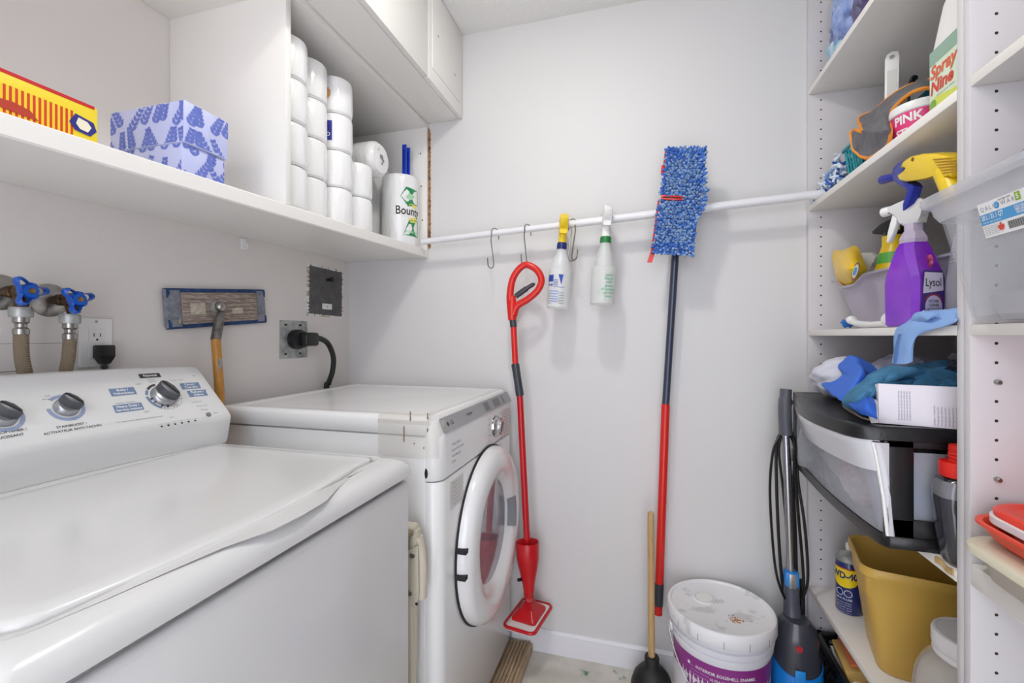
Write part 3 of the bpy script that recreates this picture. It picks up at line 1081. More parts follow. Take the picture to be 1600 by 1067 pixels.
dial(256, 619, .0285, 0, 'cycle', True)
dial(103, 637, .0205, .0065, 'boost')
dial(3, 652, .0205, .0065, 'softener')
B().lathe([(0, 0), (.006, 0), (.0055, .002), (0, .0022)], MGREY, 20, M=face(325.5, 648)).build('push_button', CONS)

# ------------------------------------------------------------------ dryer (front loader)
DX, DY0, DY1 = -.487, 1.048, 1.703
ZB = .04
t = thing('clothes_dryer', 'white front-loading dryer with a round door, in the far left corner', 'dryer', (-.84, 1.375, 0))
b = B()
b.box(-1.19, -.528, DY0, DY1, ZB + .01, .958, ENAMEL2, .004)
# raised stiffening panels pressed into the near side
for (x0, x1) in ((-1.19, -1.02), (-.97, -.80), (-.78, -.60)):
    b.box(x0, x1, DY0 - .004, DY0 + .01, .45, .885, ENAMEL2, .0035, 3)
for x in (-1.15, -.56):
    for y in (DY0 + .05, DY1 - .05):
        b.lathe([(0, 0), (.02, 0), (.02, .014), (0, .014)], BLACK, 14, M=T((x, y, ZB)))
b.build('cabinet_body', t)
b = B()
b.loft([ring(rr(-1.195 + g, -.522 - g * .6, DY0 - .004 + g, DY1 - g, .012), z) for g, z in ((.004, .961), (0, .965), (0, .998), (.003, 1.006), (.010, 1.0105), (.03, 1.0105), (.04, 1.0075), (.06, 1.007))], ENAMEL2, True, True)
b.build('top_panel', t, ang=50)


def front_outline(g, y0=DY0 + .002, y1=DY1):
    r = .035
    return rr(-.60, DX + g, y0 - g * .2, y1 + g * .2, r, 8, 10)


def fring(g, z):
    return [(max(x, -.530), y, z) for x, y in front_outline(g)]


B().loft([fring(-.004, ZB + .012), fring(0, ZB + .02), fring(0, .838), fring(-.003, .8425)], ENAMEL2).build('front_panel', t, ang=40)
b = B()
b.loft([fring(-.003, .8455), fring(0, .849), fring(0, .955), fring(-.001, .960), fring(-.022, 1.002), fring(-.026, 1.008), fring(-.034, 1.0105)], ENAMEL2)
UPB = b
b = B()
M = fr((-.486, (DY0 + DY1) / 2, .9615), (0, 1, 0), (-.0215, 0, .042))
b.box(-.296, .318, .002, .0425, .0005, .0018, mat('display_strip', 'a3a3a4', .3, .3), M=M)
b.text('LG', .016, INK, M @ T((-.236, .022, .0022)), bold=.015)
b.lathe([(.0, 0), (.0065, 0), (0, .0004)], INK, 16, M=M @ T((-.262, .022, .0019)))
b.text('TROMM', .012, INK, M @ T((-.105, .023, .0022)))
for x0, x1 in ((.03, .075), (.12, .19), (.22, .24)):
    b.box(x0, x1, .008, .036, .0018, .0020, MGREY, M=M)
STRIPB = b
b = B()
MD = axis((DX, 1.492, .905), (1, 0, 0), (0, 1, 0))
b.lathe([(0, 0), (.037, 0), (.036, .008), (.031, .012), (.028, .022), (0, .024)], CHROME, 36, M=MD)
b.lathe([(0, .022), (.022, .022), (.021, .0255), (0, .026)], SILVER, 30, M=MD)
b.box(-.018, .018, -.0015, .0015, .0255, .0275, INK, M=MD @ Matrix.Rotation(.9, 4, 'Z'))
DIALB = b
b = UPB
for k, s_ in enumerate(('• Mixed Fabrics', '• Sensor Dry System', '• Anti-Bacterial', '• Quiet')):
    b.text(s_, .0105, INKL, fr((DX + .0008, 1.118, .925 - .0155 * k), (0, 1, 0), (0, 0, 1)), align='LEFT')
for k in range(5):
    for sd in (-1, 1):
        b.text('Cotton', .008, INKL, fr((DX + .0008, 1.492 + sd * .062, .94 - .018 * k), (0, 1, 0), (0, 0, 1)))
MS2 = fr((DX + .0008, 1.632, .888), (0, 1, 0), (0, 0, 1))
b.flatpoly([(-.055, -.045), (.038, -.045), (.038, .062), (-.055, .062)], mat('sticker_pale', 'dcd2d0', .5), MS2)
for k in range(9):
    b.text('xxxxxx xxxx xxxxx' if False else 'Warning notice text', .0085, mat('ink_pinkish', 'a97f7c', .6), MS2 @ T((-.008, .052 - .0115 * k, .0004)), sx=.9)
UP = b.build('control_panel', t, ang=40)
STRIPB.build('display_strip', UP)
DIALB.build('dial', UP)
# clear tape wrapped over the near corner
TAPE = mat('yellowed_tape', 'e9e5dc', .2, clear=.80, bump=.5, bscale=60)
b = B()
path = [(-.66, DY0 - .0055), (-.56, DY0 - .0057), (-.522, DY0 - .004), (-.503, DY0 + .004), (-.493, DY0 + .02), (-.490, DY0 + .035)]
b.sheet([[(x + (0 if k < 5 else (.03 if z > .98 else 0)) * 0, y, z) for k, (x, y) in enumerate(path)] for z in (.905, .94, .975, 1.0)], TAPE, 10, 20, .0006, .0006, 60)
b.sheet([[(-.66 + .03 * k, y, z) for k in range(6)] for y, z in ((DY0 - .006, .99), (DY0 - .003, 1.0095), (DY0 + .012, 1.0125), (DY0 + .03, 1.0125))], TAPE, 8, 14, .0006, .0006, 60)
STAINB = mat('tape_dirt', '8d7048', .7, var='5b4427', vscale=90)
for (px, py, h) in ((641, 650, .012), (668, 650, .008), (681, 655, .022), (631, 678, .02), (668, 672, .004), (674, 684, .008), (647, 693, .002), (662, 700, .002)):
    q = pY(px, py, DY0 - .006)
    if q.x < -.51: b.box(q.x - .001, q.x + .0014, DY0 - .0066, DY0 - .0052, q.z - h, q.z + h, STAINB)
b.build('corner_tape', t)['label'] = 'yellowed clear tape over the dryer corner'
# faint maker plate under the seam
b = B()
M = fr((DX + .0008, 1.155, .795), (0, 1, 0), (0, 0, 1))
b.flatpoly([(-.045, -.04), (.045, -.04), (.045, .034), (-.045, .034)], mat('clear_label', 'dddbd7', .4), M)
for k in range(6): b.text('Energy notice label', .009, mat('ink_pale_%d' % k, 'b4b3b2', .6), M @ T((0, .025 - .011 * k, .0004)), sx=.85)
b.build('notice_label', t)
b = B()
b.blob((-.527, DY0 + .012, .866), (.010, .012, .024), DARK, 0, sub=3)
b.build('broken_notch', t)['label'] = 'dark broken notch at the corner of the control panel'
# door
CY, CZ2, R = 1.410, .583, .268
MDo = axis((DX, CY, CZ2), (1, 0, 0), (0, 1, 0))
b = B()
b.lathe([(R * .96, .001), (R, .004), (R * 1.0, .016), (R * .985, .030), (R * .94, .041), (R * .88, .046), (R * .78, .047), (R * .70, .043), (R * .655, .034), (R * .60, .018), (R * .58, .008), (R * .575, .002)], mat('door_enamel', 'ebebeb', .2, coat=.4), 72, M=MDo, cap=False)
DOOR = b.build('door', t, ang=50)
B().lathe([(R * .9, .0), (R * 1.016, .0005), (R * 1.016, .006), (R * .9, .006)], DARK, 72, M=MDo, cap=False).build('door_gasket', DOOR)
GLASS = mat('door_glass_reflection', '7b7f8a', .06, var='b0b2b8', vscale=3, coat=.6)  # room reflection painted into the glass as grey-blue base with paler blotches
b = B()
b.lathe([(0, .003), (R * .2, .0035), (R * .4, .006), (R * .52, .010), (R * .59, .014)], GLASS, 56, M=MDo)
b.build('door_glass', DOOR)
b = B()
a = math.radians(2)
b.sheet([[MDo @ Vector((r * R * math.cos(q), r * R * math.sin(q), z)) for q in (-.30, -.1, .1, .30)] for r, z in ((.60, .022), (.66, .040), (.70, .0475))], mat('handle_pocket', '8f9299', .3), 8, 8, .002)
b.build('door_handle', DOOR)
for ang in (169, 184):
    b = B()
    a = math.radians(ang)
    b.box(-.014, .012, -.006, .006, .004, .034, DARK, .001, M=MDo @ Matrix.Rotation(a, 4, 'Z') @ T((R * .985, 0, 0)) @ Matrix.Rotation(-a, 4, 'Z'))
    b.build('door_clip', DOOR)
b = B()
b.sheet([[MDo @ Vector((r * R * math.cos(q), r * R * math.sin(q), z)) for q in (-1.25, -1.1, -.9)] for r, z in ((.84, .047), (.93, .043), (.985, .031))], mat('pink_film', 'd9bdbb', .25), 8, 10, .001)
b.build('peeling_film', DOOR)

# plank the dryer stands on
t = thing('wooden_plank', 'weathered ribbed wooden plank on the floor under the dryer front', 'plank', (-.45, 1.4, 0))
b = B()
b.box(-.545, -.405, 1.035, 1.708, 0, .032, WOODB, .002)
for k in range(6):
    b.box(-.487 + k * .013, -.479 + k * .013, 1.035, 1.708, .032, .0385, WOODB, .0015)
b.build('board', t)
B().box(-1.20, -1.06, 1.05, 1.70, 0, .0385, WOODB, .002).build('board', t)

# folded step stool squeezed between the machines
t = thing('folded_step_stool', 'cream folded metal step stool squeezed between washer and dryer', 'step stool', (-.62, .985, 0))
b = B()
b.box(-.95, -.522, .972, 1.008, .735, .762, CREAM, .008, 3)
b.box(-.95, -.52, .955, .975, .742, .757, mat('stool_pad', '8d8468', .6), .004)
b.build('top_bar', t)
for (pts, y) in (([(-.528, .75), (-.533, .60), (-.54, .35), (-.56, .0)], .992), ([(-.522, .73), (-.512, .67), (-.513, .585)], .996)):
    B().tube([(x, y, z) for x, z in smooth([(p[0], 0, p[1]) for p in pts]) for x, z in [(x, z)]] if False else [(v.x, y, v.z) for v in smooth([(p[0], 0, p[1]) for p in pts])], .014, CREAM, 12, flat=1.0).build('leg', t)
b = B()
b.prism([(-.545, .70), (-.509, .72), (-.507, .60), (-.515, .575), (-.535, .57), (-.545, .60)], .004, CREAM, fr((0, .976, 0), (1, 0, 0), (0, 0, 1)), .001)
for (x, z) in ((-.523, .695), (-.53, .605)):
    b.lathe([(0, 0), (.007, 0), (.006, .003), (0, .004)], STEEL, 14, M=axis((x, .972, z), (0, -1, 0)))
b.lathe([(0, 0), (.004, 0), (0, .002)], DARK, 10, M=axis((-.512, .972, .582), (0, -1, 0)))
b.build('hinge_plate', t)
B().tube(smooth([(-.535, .975, .60), (-.53, .972, .50), (-.533, .972, .36), (-.545, .974, .28)]), .009, CREAM, 10, flat=.5).build('brace', t)
B().tube([(-.90, .992, .75), (-.92, .992, .0)], .014, CREAM, 12).build('leg', t)

# ------------------------------------------------------------------ rod across the back wall and what hangs on it
RA, RB = Vector((XC + .012, 1.648, 1.5905)), Vector((.560, 1.636, 1.6605))


def rod_at(x):
    f = (x - RA.x) / (RB.x - RA.x)
    return RA + (RB - RA) * f


t = thing('hanging_rod', 'white round rod spanning the back wall from the open cabinet to the shelving', 'rod', (-.15, 1.64, 1.62))
mid = RA + (RB - RA) * .42
RODM = mat('white_rod_paint', 'e9e9ec', .3)
B().tube([RA, mid + (RB - RA) * .01], .0118, RODM, 20).build('inner_tube', t)
B().tube([mid, RB], .0138, RODM, 20).build('outer_tube', t)


def hook_proto():
    t = thing('s_hook', 'x', 'hook', local=True)      # origin at rod centre
    pts = []
    R1 = .0175
    for k in range(13):
        a = -.35 + (PI + .75) * k / 12
        pts.append((0, R1 * math.cos(a), R1 * math.sin(a)))
    pts = [(0, .018, -.022)] + pts
    pts += [(0, -R1 - .002, -.03), (0, -.012, -.075), (0, -.006, -.118)]
    R2 = .0135
    for k in range(11):
        a = PI - (0 - (PI * 1.0) * k / 10)
        pts.append((0, -.0065 - R2 + R2 * math.cos(a + PI), -.122 + R2 * math.sin(a)))
    pts.append((0, -.0065 - 2 * R2 - .002, -.098))
    B().tube(pts, .0022, STEEL, 8).build('bent_wire', t, local=True)
    return t


hk = hook_proto()
GH = 'steel hooks on the white rod'
hk['group'] = GH
p = rod_at(-.537); hk.location = (p.x, p.y, p.z + .001); hk.rotation_euler = (0, 0, -.6); hk['label'] = 'empty steel hook hanging on the rod, nearest the open cabinet'
p = rod_at(-.409); dup(hk, (p.x, p.y, p.z + .001), (0, 0, -.5), 'steel hook on the rod that carries the red spray mop')
p = rod_at(-.262); dup(hk, (p.x, p.y, p.z + .001), (0, 0, 1.2), 'steel hook beside the yellow-headed bottle, its lower end turned right')
p = rod_at(-.243); dup(hk, (p.x, p.y, p.z + .001), (0, .06, .9), 'steel hook close behind another one, right of the yellow-headed bottle')


def spray_head(b, M, body, lever, nozzle, s=1.0, hang=False):
    """trigger head: Z up from the collar, X towards the nozzle"""
    P = [(-.024, .012), (.014, .012), (.014, .020), (.022, .040), (.045, .046), (.045, .062), (.010, .068), (-.022, .064), (-.036, .050), (-.030, .034), (-.020, .026)]
    b.prism([(x * s, z * s) for x, z in P], .021 * s, body, M @ fr((0, .0105 * s, 0), (1, 0, 0), (0, 0, 1)), bev=.004 * s)
    b.lathe([(.010 * s, 0), (.011 * s, .014 * s), (0, .014 * s)], body, 16, M=M)
    b.lathe([(0, 0), (.009 * s, 0), (.011 * s, .010 * s), (.0105 * s, .018 * s), (0, .018 * s)], nozzle, 16, M=M @ axis((.043 * s, 0, .054 * s), (1, 0, 0)))
    lv = [(.026, .044), (.036, .046), (.040, .026), (.046, .004), (.050, -.016), (.045, -.018), (.036, .0), (.027, .022)]
    b.prism([(x * s, z * s) for x, z in lv], .013 * s, lever, M @ fr((0, .0065 * s, 0), (1, 0, 0), (0, 0, 1)), bev=.002 * s)


CLEARP = mat('frosted_plastic', 'eef0f0', .3, clear=.42, coat=.3)
CLEARP2 = mat('milky_plastic', 'e6e9e6', .35, clear=.38, coat=.2)
# bottle with yellow head
p = rod_at(-.287)
BX, BY = p.x - .003, p.y - .034
t = thing('spray_bottle', 'clear spray bottle with yellow trigger head hooked on the white rod', 'spray bottle', (BX, BY, 1.312), rot=(0, math.radians(4), 0), group='spray bottles on the white rod', local=True)
bp = [(0, 0), (.036, 0), (.041, .006), (.0405, .02), (.041, .05), (.0405, .10), (.040, .135), (.036, .152), (.028, .175), (.019, .196), (.0165, .21), (.0165, .222), (0, .222)]
B().lathe(bp, CLEARP, 36).build('bottle_body', t, local=True)
b = B()
LB = mat('label_blue', '2148a8', .4)
w = lambda a, z: cyl(.0408, math.radians(a), z)
b.patch(w(-128, .105), -.012, .012, -.012, .012, LB, 6, 2)
b.add([w(-70, .105)(x, y) for x, y in ((-.012, .014), (.006, .014), (.0, -.022))], [(0, 1, 2)], LB)
b.text('ine', .018, LB, warp=w(-128, .083), bold=.02)
b.text('Fantastic' if False else 'cleaner', .009, LB, warp=w(-70, .075))
for k in range(5):
    b.patch(w(-98, .06 - .009 * k), -.012, .012, -.0022, .0022, mat('label_blue_pale', '8fa6d8', .5), 6, 1)
    b.patch(w(-130, .05 - .008 * k), -.011, .011, -.0012, .0012, INKL, 6, 1)
    b.patch(w(-66, .055 - .009 * k), -.010, .010, -.0012, .0012, INKL, 6, 1)
b.text('32', .014, LB, warp=w(-126, .058))
for k in range(8): b.patch(w(-98, .09 + .0035 * (k - 4)), -.009, .009, -.0006, .0006, LB, 6, 1)
b.build('printed_label', t, local=True)
B().lathe([(.0, .212), (.0175, .212), (.018, .216), (.018, .232), (.016, .236), (0, .236)], NAVY, 20).build('collar', t, local=True)
b = B()
spray_head(b, T((0, 0, .236)) @ Matrix.Rotation(math.radians(104), 4, 'Z') @ T((0, 0, .012)), YEL, YEL, NAVY, 1.32)
b.lathe([(0, .232), (.0145, .232), (.0125, .265), (0, .265)], YEL, 18)
b.build('trigger_head', t, local=True)
# bottle with white head
p = rod_at(-.136)
BX, BY = p.x + .003, p.y - .036
t = thing('spray_bottle', 'frosted spray bottle with white trigger head and green collar on the rod', 'spray bottle', (BX, BY, 1.321), rot=(0, math.radians(3), 0), group='spray bottles on the white rod', local=True)
bp = [(0, 0), (.037, 0), (.042, .006), (.042, .06), (.0425, .125), (.041, .131), (.034, .133), (.033, .14), (.029, .165), (.024, .188), (.019, .202), (.0175, .216), (.0175, .224), (0, .224)]
b = B().lathe(bp, CLEARP2, 36)
b.build('bottle_body', t, local=True)
b = B()
GI = mat('label_green', '7fc29b', .5)
for k in range(7):
    b.text(('safety', 'cleaner', 'refill', 'green', 'all purpose', 'use with', 'water')[k], .012, GI, warp=cyl(.0425, math.radians(-58), .102 - .012 * k), bold=.03)
b.build('printed_label', t, local=True)
B().lathe([(.0, .216), (.0185, .216), (.019, .220), (.019, .234), (.017, .238), (0, .238)], mat('collar_green', '1f7a3c', .4), 20).build('collar', t, local=True)
b = B()
spray_head(b, T((0, 0, .25)) @ Matrix.Rotation(math.radians(100), 4, 'Z') @ T((0, 0, .006)), WHT, WHT, DGREY, 1.32)
b.lathe([(0, .236), (.0165, .236), (.0125, .275), (0, .275)], WHT, 18)
b.build('trigger_head', t, local=True)

# ------------------------------------------------------------------ red spray mop
YM = 1.612
t = thing('spray_mop', 'red spray mop with loop handle hanging from a hook by the dryer', 'mop', (-.42, YM, .2))
q = lambda px, py, y=YM: pY(px, py, y)
b = B()
loop = smooth([q(800, 489), q(797, 465), q(800, 440), q(808, 424), q(820, 414), q(832, 417), q(842, 426), q(846, 440), q(839, 455), q(824, 468), q(808, 478), q(802, 492)], 6)
b.tube(loop, [.0125 + .004 * (abs(k / (len(loop) - 1) - .5) * 2) ** 6 for k in range(len(loop))], RED, 14, flat=1.0)
b.tube([q(800.5, 462), q(800, 480), q(800.5, 500)], [.012, .019, .0155], RED, 14)
b.build('loop_handle', t)
b = B().tube(smooth([q(806, 463), q(814, 457), q(824, 450), q(832, 445), q(835.5, 443)]), [.010] * 4 + [.0105] * 8 + [.008] * 8 + [.0055] * 5, DGREY, 12)
b.build('trigger', t)
p0, p1, p2, p3 = q(801, 497), q(802.5, 511), q(805, 568), q(812.5, 618)
B().tube([p0, p1], .0128, DGREY, 16).build('grip_band', t)
B().tube([p1, p2 + (p3 - p2) * .05], .0112, RED, 16).build('upper_pole', t)
B().tube([p2, p2 + (p3 - p2) * .05, p2 + (p3 - p2) * .5, p2 + (p3 - p2) * .94, p3], [.0135, .015, .0142, .0152, .0145], DGREY, 18).build('foam_grip', t)
c0 = q(824, 846, 1.60)
c1 = q(827, 935, 1.585)
B().tube([p3 + (p2 - p3) * .04, c0 + (c1 - c0) * .35], .0118, REDD, 16).build('lower_pole', t)
b = B()
ax = (c1 - c0).normalized()
L = (c1 - c0).length
Mc = axis(c0, ax, (1, 0, 0))
prof = [(.0405, 0), (.0415, .004), (.0405, L * .28), (.036, L * .42), (.022, L * .75), (.018, L * .95), (.0, L * .96)]
inner = [(.0, L * .6), (.018, L * .58), (.034, L * .3), (.0375, .004), (.0405, 0)]
b.lathe([(r, z) for r, z in inner] + prof[1:], REDD, 30, M=Mc)
b.build('reservoir_cup', t)
b = B().tube([q(815, 905, 1.578), q(810, 906, 1.56)], .006, INKB, 10)
b.tube([c1 + Vector((-.016, 0, .02)), c1 + Vector((.016, 0, .02))], .012, DGREY, 12)
b.build('spray_nozzle', t)
# head, held level, seen from above
hz = .195
pc = [pZ(817, 936, hz), pZ(862, 942, hz), pZ(834, 995, hz), pZ(789, 974, hz)]
cen = sum((v for v in pc), Vector()) / 4
u = ((pc[1] - pc[0]) + (pc[2] - pc[3])).normalized()
v = ((pc[0] - pc[3]) + (pc[1] - pc[2])).normalized()
W_, H_ = ((pc[1] - pc[0]).length + (pc[2] - pc[3]).length) / 4, ((pc[0] - pc[3]).length + (pc[1] - pc[2]).length) / 4
MH = fr(cen, u, v)
b = B()
b.loft([[(x, y, z) for x, y in rr(-W_, W_, -H_, H_, .02, 6, 6)] for z in (-.012, 0)], mat('mop_pad_white', 'e9e4e2', .9, bump=.5, bscale=120), M=MH)
PAD = b.build('microfibre_pad', t)
B().tube([MH @ Vector((x, y, -.002)) for x, y in rr(-W_, W_, -H_, H_, .02, 6, 6)], .006, REDD, 8, closed=True).build('red_binding', PAD)
b = B()
b.loft([[(x * k, y * k2 + .012, z) for x, y in rr(-W_ * .8, W_ * .8, -H_ * .72, H_ * .55, .012, 4, 4)] for k, k2, z in ((1, 1, .001), (1, 1, .008), (.9, .92, .014), (.42, .42, .034), (.26, .22, .055))], REDD, M=MH)
b.tube([MH @ Vector((0, .012, .045)), c1], .0125, REDD, 14)
b.build('head_plate', t)

# ------------------------------------------------------------------ blue flat mop hooked over the rod, pole hanging down
YP = 1.668
t = thing('flat_mop', 'blue shaggy flat mop hooked over the rod, its pole hanging down', 'mop', (.09, 1.63, .28))
h1, h2, h3, h4 = pY(1060, 322, YP), pY(1040, 634, YP + .01), pY(1029.5, 928, YP + .02), pY(1028, 959, YP + .02)
B().tube([h1, h2], .0125, mat('pole_blue_grey', '4a4f60', .3, .5), 18).build('upper_pole', t)
B().tube([h2 + (h1 - h2) * .01, h2, h3], [.0135, .0145, .0145], RED, 18).build('lower_pole', t)
e = h3 + (h4 - h3)
B().tube([h3 + (h2 - h3) * .06, h3 + (h4 - h3) * .55], .0155, DGREY, 16).build('pole_joint', t)
B().tube([h3 + (h4 - h3) * .5, h4], .0145, RED, 16).build('end_cap', t)
YH = 1.592
ca, cb_, cc, cd = pY(1043, 232, YH), pY(1103, 228, YH), pY(1085, 401, YH), pY(1022, 391, YH)
cen = (ca + cb_ + cc + cd) / 4
vv = ((ca - cd) + (cb_ - cc)).normalized()
uu = ((cb_ - ca) + (cc - cd)).normalized()
HW, HH = ((cb_ - ca).length + (cc - cd).length) / 4, ((ca - cd).length + (cb_ - cc).length) / 4
MP = fr(cen, uu, vv)
b = B().box(-HW * .82, HW * .82, -HH * .9, HH * .9, -.030, -.018, mat('mop_frame_grey', '55585f', .5), .004, M=MP)
b.tube([MP @ Vector((0, 0, -.026)), Vector((h1.x + .005, 1.648, h1.z + .02)), h1], .011, DGREY, 12)
b.build('mop_frame', t)
b = B().box(-HW, HW, -HH, HH, -.018, -.006, mat('mop_backing', '3f63a8', .9), .005, M=MP)
CH = [mat('chenille_blue', '7397c9', .95), mat('chenille_light', '8ca8cd', .95), mat('chenille_deep', '4a79c8', .95)]
rnd = random.Random(11)
ico = bmesh.new()
bmesh.ops.create_icosphere(ico, subdivisions=1, radius=1)
ico.verts.index_update()
IV = [v.co.copy() for v in ico.verts]
IF = [[v.index for v in f.verts] for f in ico.faces]
ico.free()
nx, ny = 15, 46
for j in range(ny):
    for i in range(nx):
        u_ = -1 + 2 * (i + .5 * (j % 2) + .25) / nx
        v_ = -1 + 2 * (j + .5) / ny
        x, y = u_ * HW * 1.02, v_ * HH * 1.0
        wob = .012 * math.sin(v_ * 4.2 + 1)
        if abs(v_ - .04) < .035 and u_ < .12: continue          # slot that shows the red tab
        edge = max(abs(u_), abs(v_)) > .8
        k = rnd.random()
        m = CH[2] if (edge and k < .7) or k < .18 else (CH[1] if k > .62 else CH[0])
        L = .0125 + rnd.random() * .006
        if u_ > .85: L *= 1.25
        d = Vector((rnd.uniform(-.5, .5) + (u_ ** 3) * .9, rnd.uniform(-.7, .3) + (v_ ** 5) * .6, 1)).normalized()
        Mx = MP @ T((x + wob * (u_ > .2) * u_, y, -.008)) @ axis((0, 0, 0), d)
        b.add([(p.x * .0052, p.y * .0052, (p.z + .8) * L * .55) for p in IV], IF, m, Mx)
b.build('chenille_pad', t)
b = B()
b.sheet([[MP @ Vector((-HW - .004 + o, y, z)) for y in (-HH * 1.02, -HH * .4, 0)] for o, z in ((0, -.022), (-.004, -.012), (.0, -.003))], RED, 6, 16, .003)
b.sheet([[MP @ Vector((-HW - .004 + o, y, z)) for y in (HH * .55, HH * .98)] for o, z in ((0, -.022), (-.003, -.012), (.0, -.004))], RED, 6, 10, .003)
b.sheet([[MP @ Vector((x, y, -.006)) for x in (-HW - .012, -HW + .002)] for y in (HH * .50, HH * .66)], RED, 4, 4, .003)
b.sheet([[MP @ Vector((x + y0, -HH - y, -.012)) for x in (-HW - .006, -HW + .010)] for y, y0 in ((-.03, .002), (.0, -.004), (.035, -.010))], RED, 6, 4, .003)
b.box(-HW * 1.0, HW * .10, HH * .0, HH * .085, -.006, .004, RED, .002, M=MP)
b.box(-HW * .9, HW * .04, HH * .030, HH * .055, .0038, .005, mat('slot_dark', '4a1612', .7), M=MP)
b.build('red_trim', t)

# ------------------------------------------------------------------ on the floor along the back wall
# plunger
PX, PY_ = .032, 1.60
t = thing('plunger', 'black rubber plunger with a light wooden stick on the floor by the back wall', 'plunger', (PX, PY_, 0))
b = B().lathe([(.060, 0), (.068, .004), (.070, .02), (.068, .045), (.058, .075), (.040, .098), (.026, .106), (.024, .112), (.024, .135), (.022, .140), (.0, .140)], RUBBER, 40, M=T((PX, PY_, 0)))
b.build('rubber_cup', t)
q = pY(1017, 800, PY_)
b = B().tube([(PX, PY_, .10), (PX - .001, PY_, .139), (q.x, PY_ + .005, q.z - .012), (q.x, PY_ + .005, q.z - .004), (q.x, PY_ + .005, q.z)], [.0112, .0112, .0112, .0105, .006], WOODL, 18)
b.build('wooden_stick', t)

# paint pail
KX, KY, KZ = .236, 1.553, .372
t = thing('paint_pail', 'big white lidded paint pail with a purple label on the floor', 'pail', (KX, KY, 0))
PAIL = mat('pail_plastic', 'e4e4ea', .35)
Mk = T((KX, KY, 0))
B().lathe([(0, 0), (.128, 0), (.131, .004), (.1385, .20), (.1405, .282), (.147, .284), (.147, .291), (.141, .293), (.1415, .303), (.150, .306), (.150, .313), (.142, .315), (.1425, .321), (.151, .324), (.151, .330), (.1435, .332), (.1435, .350), (0, .350)], PAIL, 64, M=Mk).build('pail_body', t)
b = B()
Rp = lambda z: .131 + (.1405 - .131) * (z - .004) / .278
PUR, PURD = mat('label_purple', '8d2f86', .4), mat('label_white', 'dcdadf', .5)
aL = math.atan2(-KY, -KX + .02)
wf = lambda dx, z, l=.0007: cyl(Rp, aL + dx, z, KX, KY, l)
b.patch(wf(0, .13), -.185, .185, -.10, .136, PUR, 40, 8)
b.patch(wf(0, .13, .0026), -.1855, -.10, -.10, .075, PURD, 14, 6)
b.text('INTERIOR EGGSHELL ENAMEL', .0125, WHT, warp=wf(.1, .240, .0016), bold=.015)
b.text('ULTRA PURE WHITE', .0095, WHT, warp=wf(.1, .223, .0016), bold=.01)
b.patch(wf(.05, .188, .0014), -.035, .03, -.02, .02, mat('label_black', '17171b', .4), 12, 3)
for k in range(6): b.text('low odour dries fast', .0065, mat('label_lilac', 'cf9fce', .5), warp=wf(-.62, .238 - .0105 * k, .0016), align='LEFT')
b.lathe([(0, 0), (.005, 0), (0, .0004)], WHT, 8, M=T(wf(-.66, .242, .0016)(0, 0)) @ axis((0, 0, 0), (math.cos(aL - .66), math.sin(aL - .66), 0)))
b.build('paper_label', t)
LIDM = mat('lid_plastic', 'ececee', .4)
n_ = LIDM.node_tree
bs = n_.nodes['Principled BSDF']
tc = n_.nodes.new('ShaderNodeTexCoord'); 
nzz = n_.nodes.new('ShaderNodeTexNoise'); nzz.inputs['Scale'].default_value = 16; nzz.inputs['Detail'].default_value = 3
rpp = n_.nodes.new('ShaderNodeValToRGB')
rpp.color_ramp.elements[0].position = .58; rpp.color_ramp.elements[1].position = .64
rpp.color_ramp.elements[0].color = lin('ececee'); rpp.color_ramp.elements[1].color = lin('d3d3d3')
n_.links.new(tc.outputs['Object'], nzz.inputs[0]); n_.links.new(nzz.outputs['Fac'], rpp.inputs[0]); n_.links.new(rpp.outputs[0], bs.inputs['Base Color'])
b = B()
b.lathe([(.1445, .330), (.154, .330), (.1565, .334), (.1565, .366), (.154, .371), (.149, .3725), (.1455, .371), (.1435, .366), (.141, .3645), (.0, .364)], LIDM, 72, M=Mk)
for k in range(14):
    a = 2 * PI * (k + .3) / 14
    b.box(-.0008, .0008, -.0008, .0008, .331, .352, mat('slit', '84848c', .6), M=Mk @ T((.1562 * math.cos(a), .1562 * math.sin(a), 0)))
LID = b.build('lid', t)
q = pZ(1100, 932, .372)
B().lathe([(0, .364), (.033, .364), (.032, .370), (.029, .3705), (.028, .367), (.026, .3665), (.0255, .3715), (0, .3715)], WHT, 36, M=T((q.x, q.y, 0))).build('spout_cap', LID)
b = B()
rnd = random.Random(5)
q = pZ(1152, 969, .364)
for k in range(110):
    r_, a = abs(rnd.gauss(0, .011)), rnd.uniform(0, 2 * PI)
    s_ = rnd.uniform(.0008, .0026)
    x, y = q.x + r_ * 1.5 * math.cos(a), q.y + r_ * math.sin(a)
    b.flatpoly([(s_ * math.cos(w * PI / 3), s_ * math.sin(w * PI / 3)) for w in range(6)], mat('rust_stain', 'c9894f', .8) if k % 5 else mat('dirt_stain', '4c4640', .8), T((x, y, .3646 + k * 1e-6)))
b.build('stain', LID)['label'] = 'rusty brown stain on the lid'
b = B()
pl, pm = pZ(1042, 966, .30), None
arc = []
for k in range(21):
    a = math.radians(195) + math.radians(85) * k / 20
    zz = .31 - .24 * (k / 20) ** .8
    arc.append((KX + .160 * math.cos(a), KY + .160 * math.sin(a), zz))
b.tube(arc, .0019, STEEL, 8)
b.box(-.008, .008, -.003, .004, -.012, .012, PAIL, .002, M=T((KX + .155 * math.cos(math.radians(195)), KY + .155 * math.sin(math.radians(195)), .308)) @ Matrix.Rotation(math.radians(285), 4, 'Z'))
b.build('wire_handle', t)

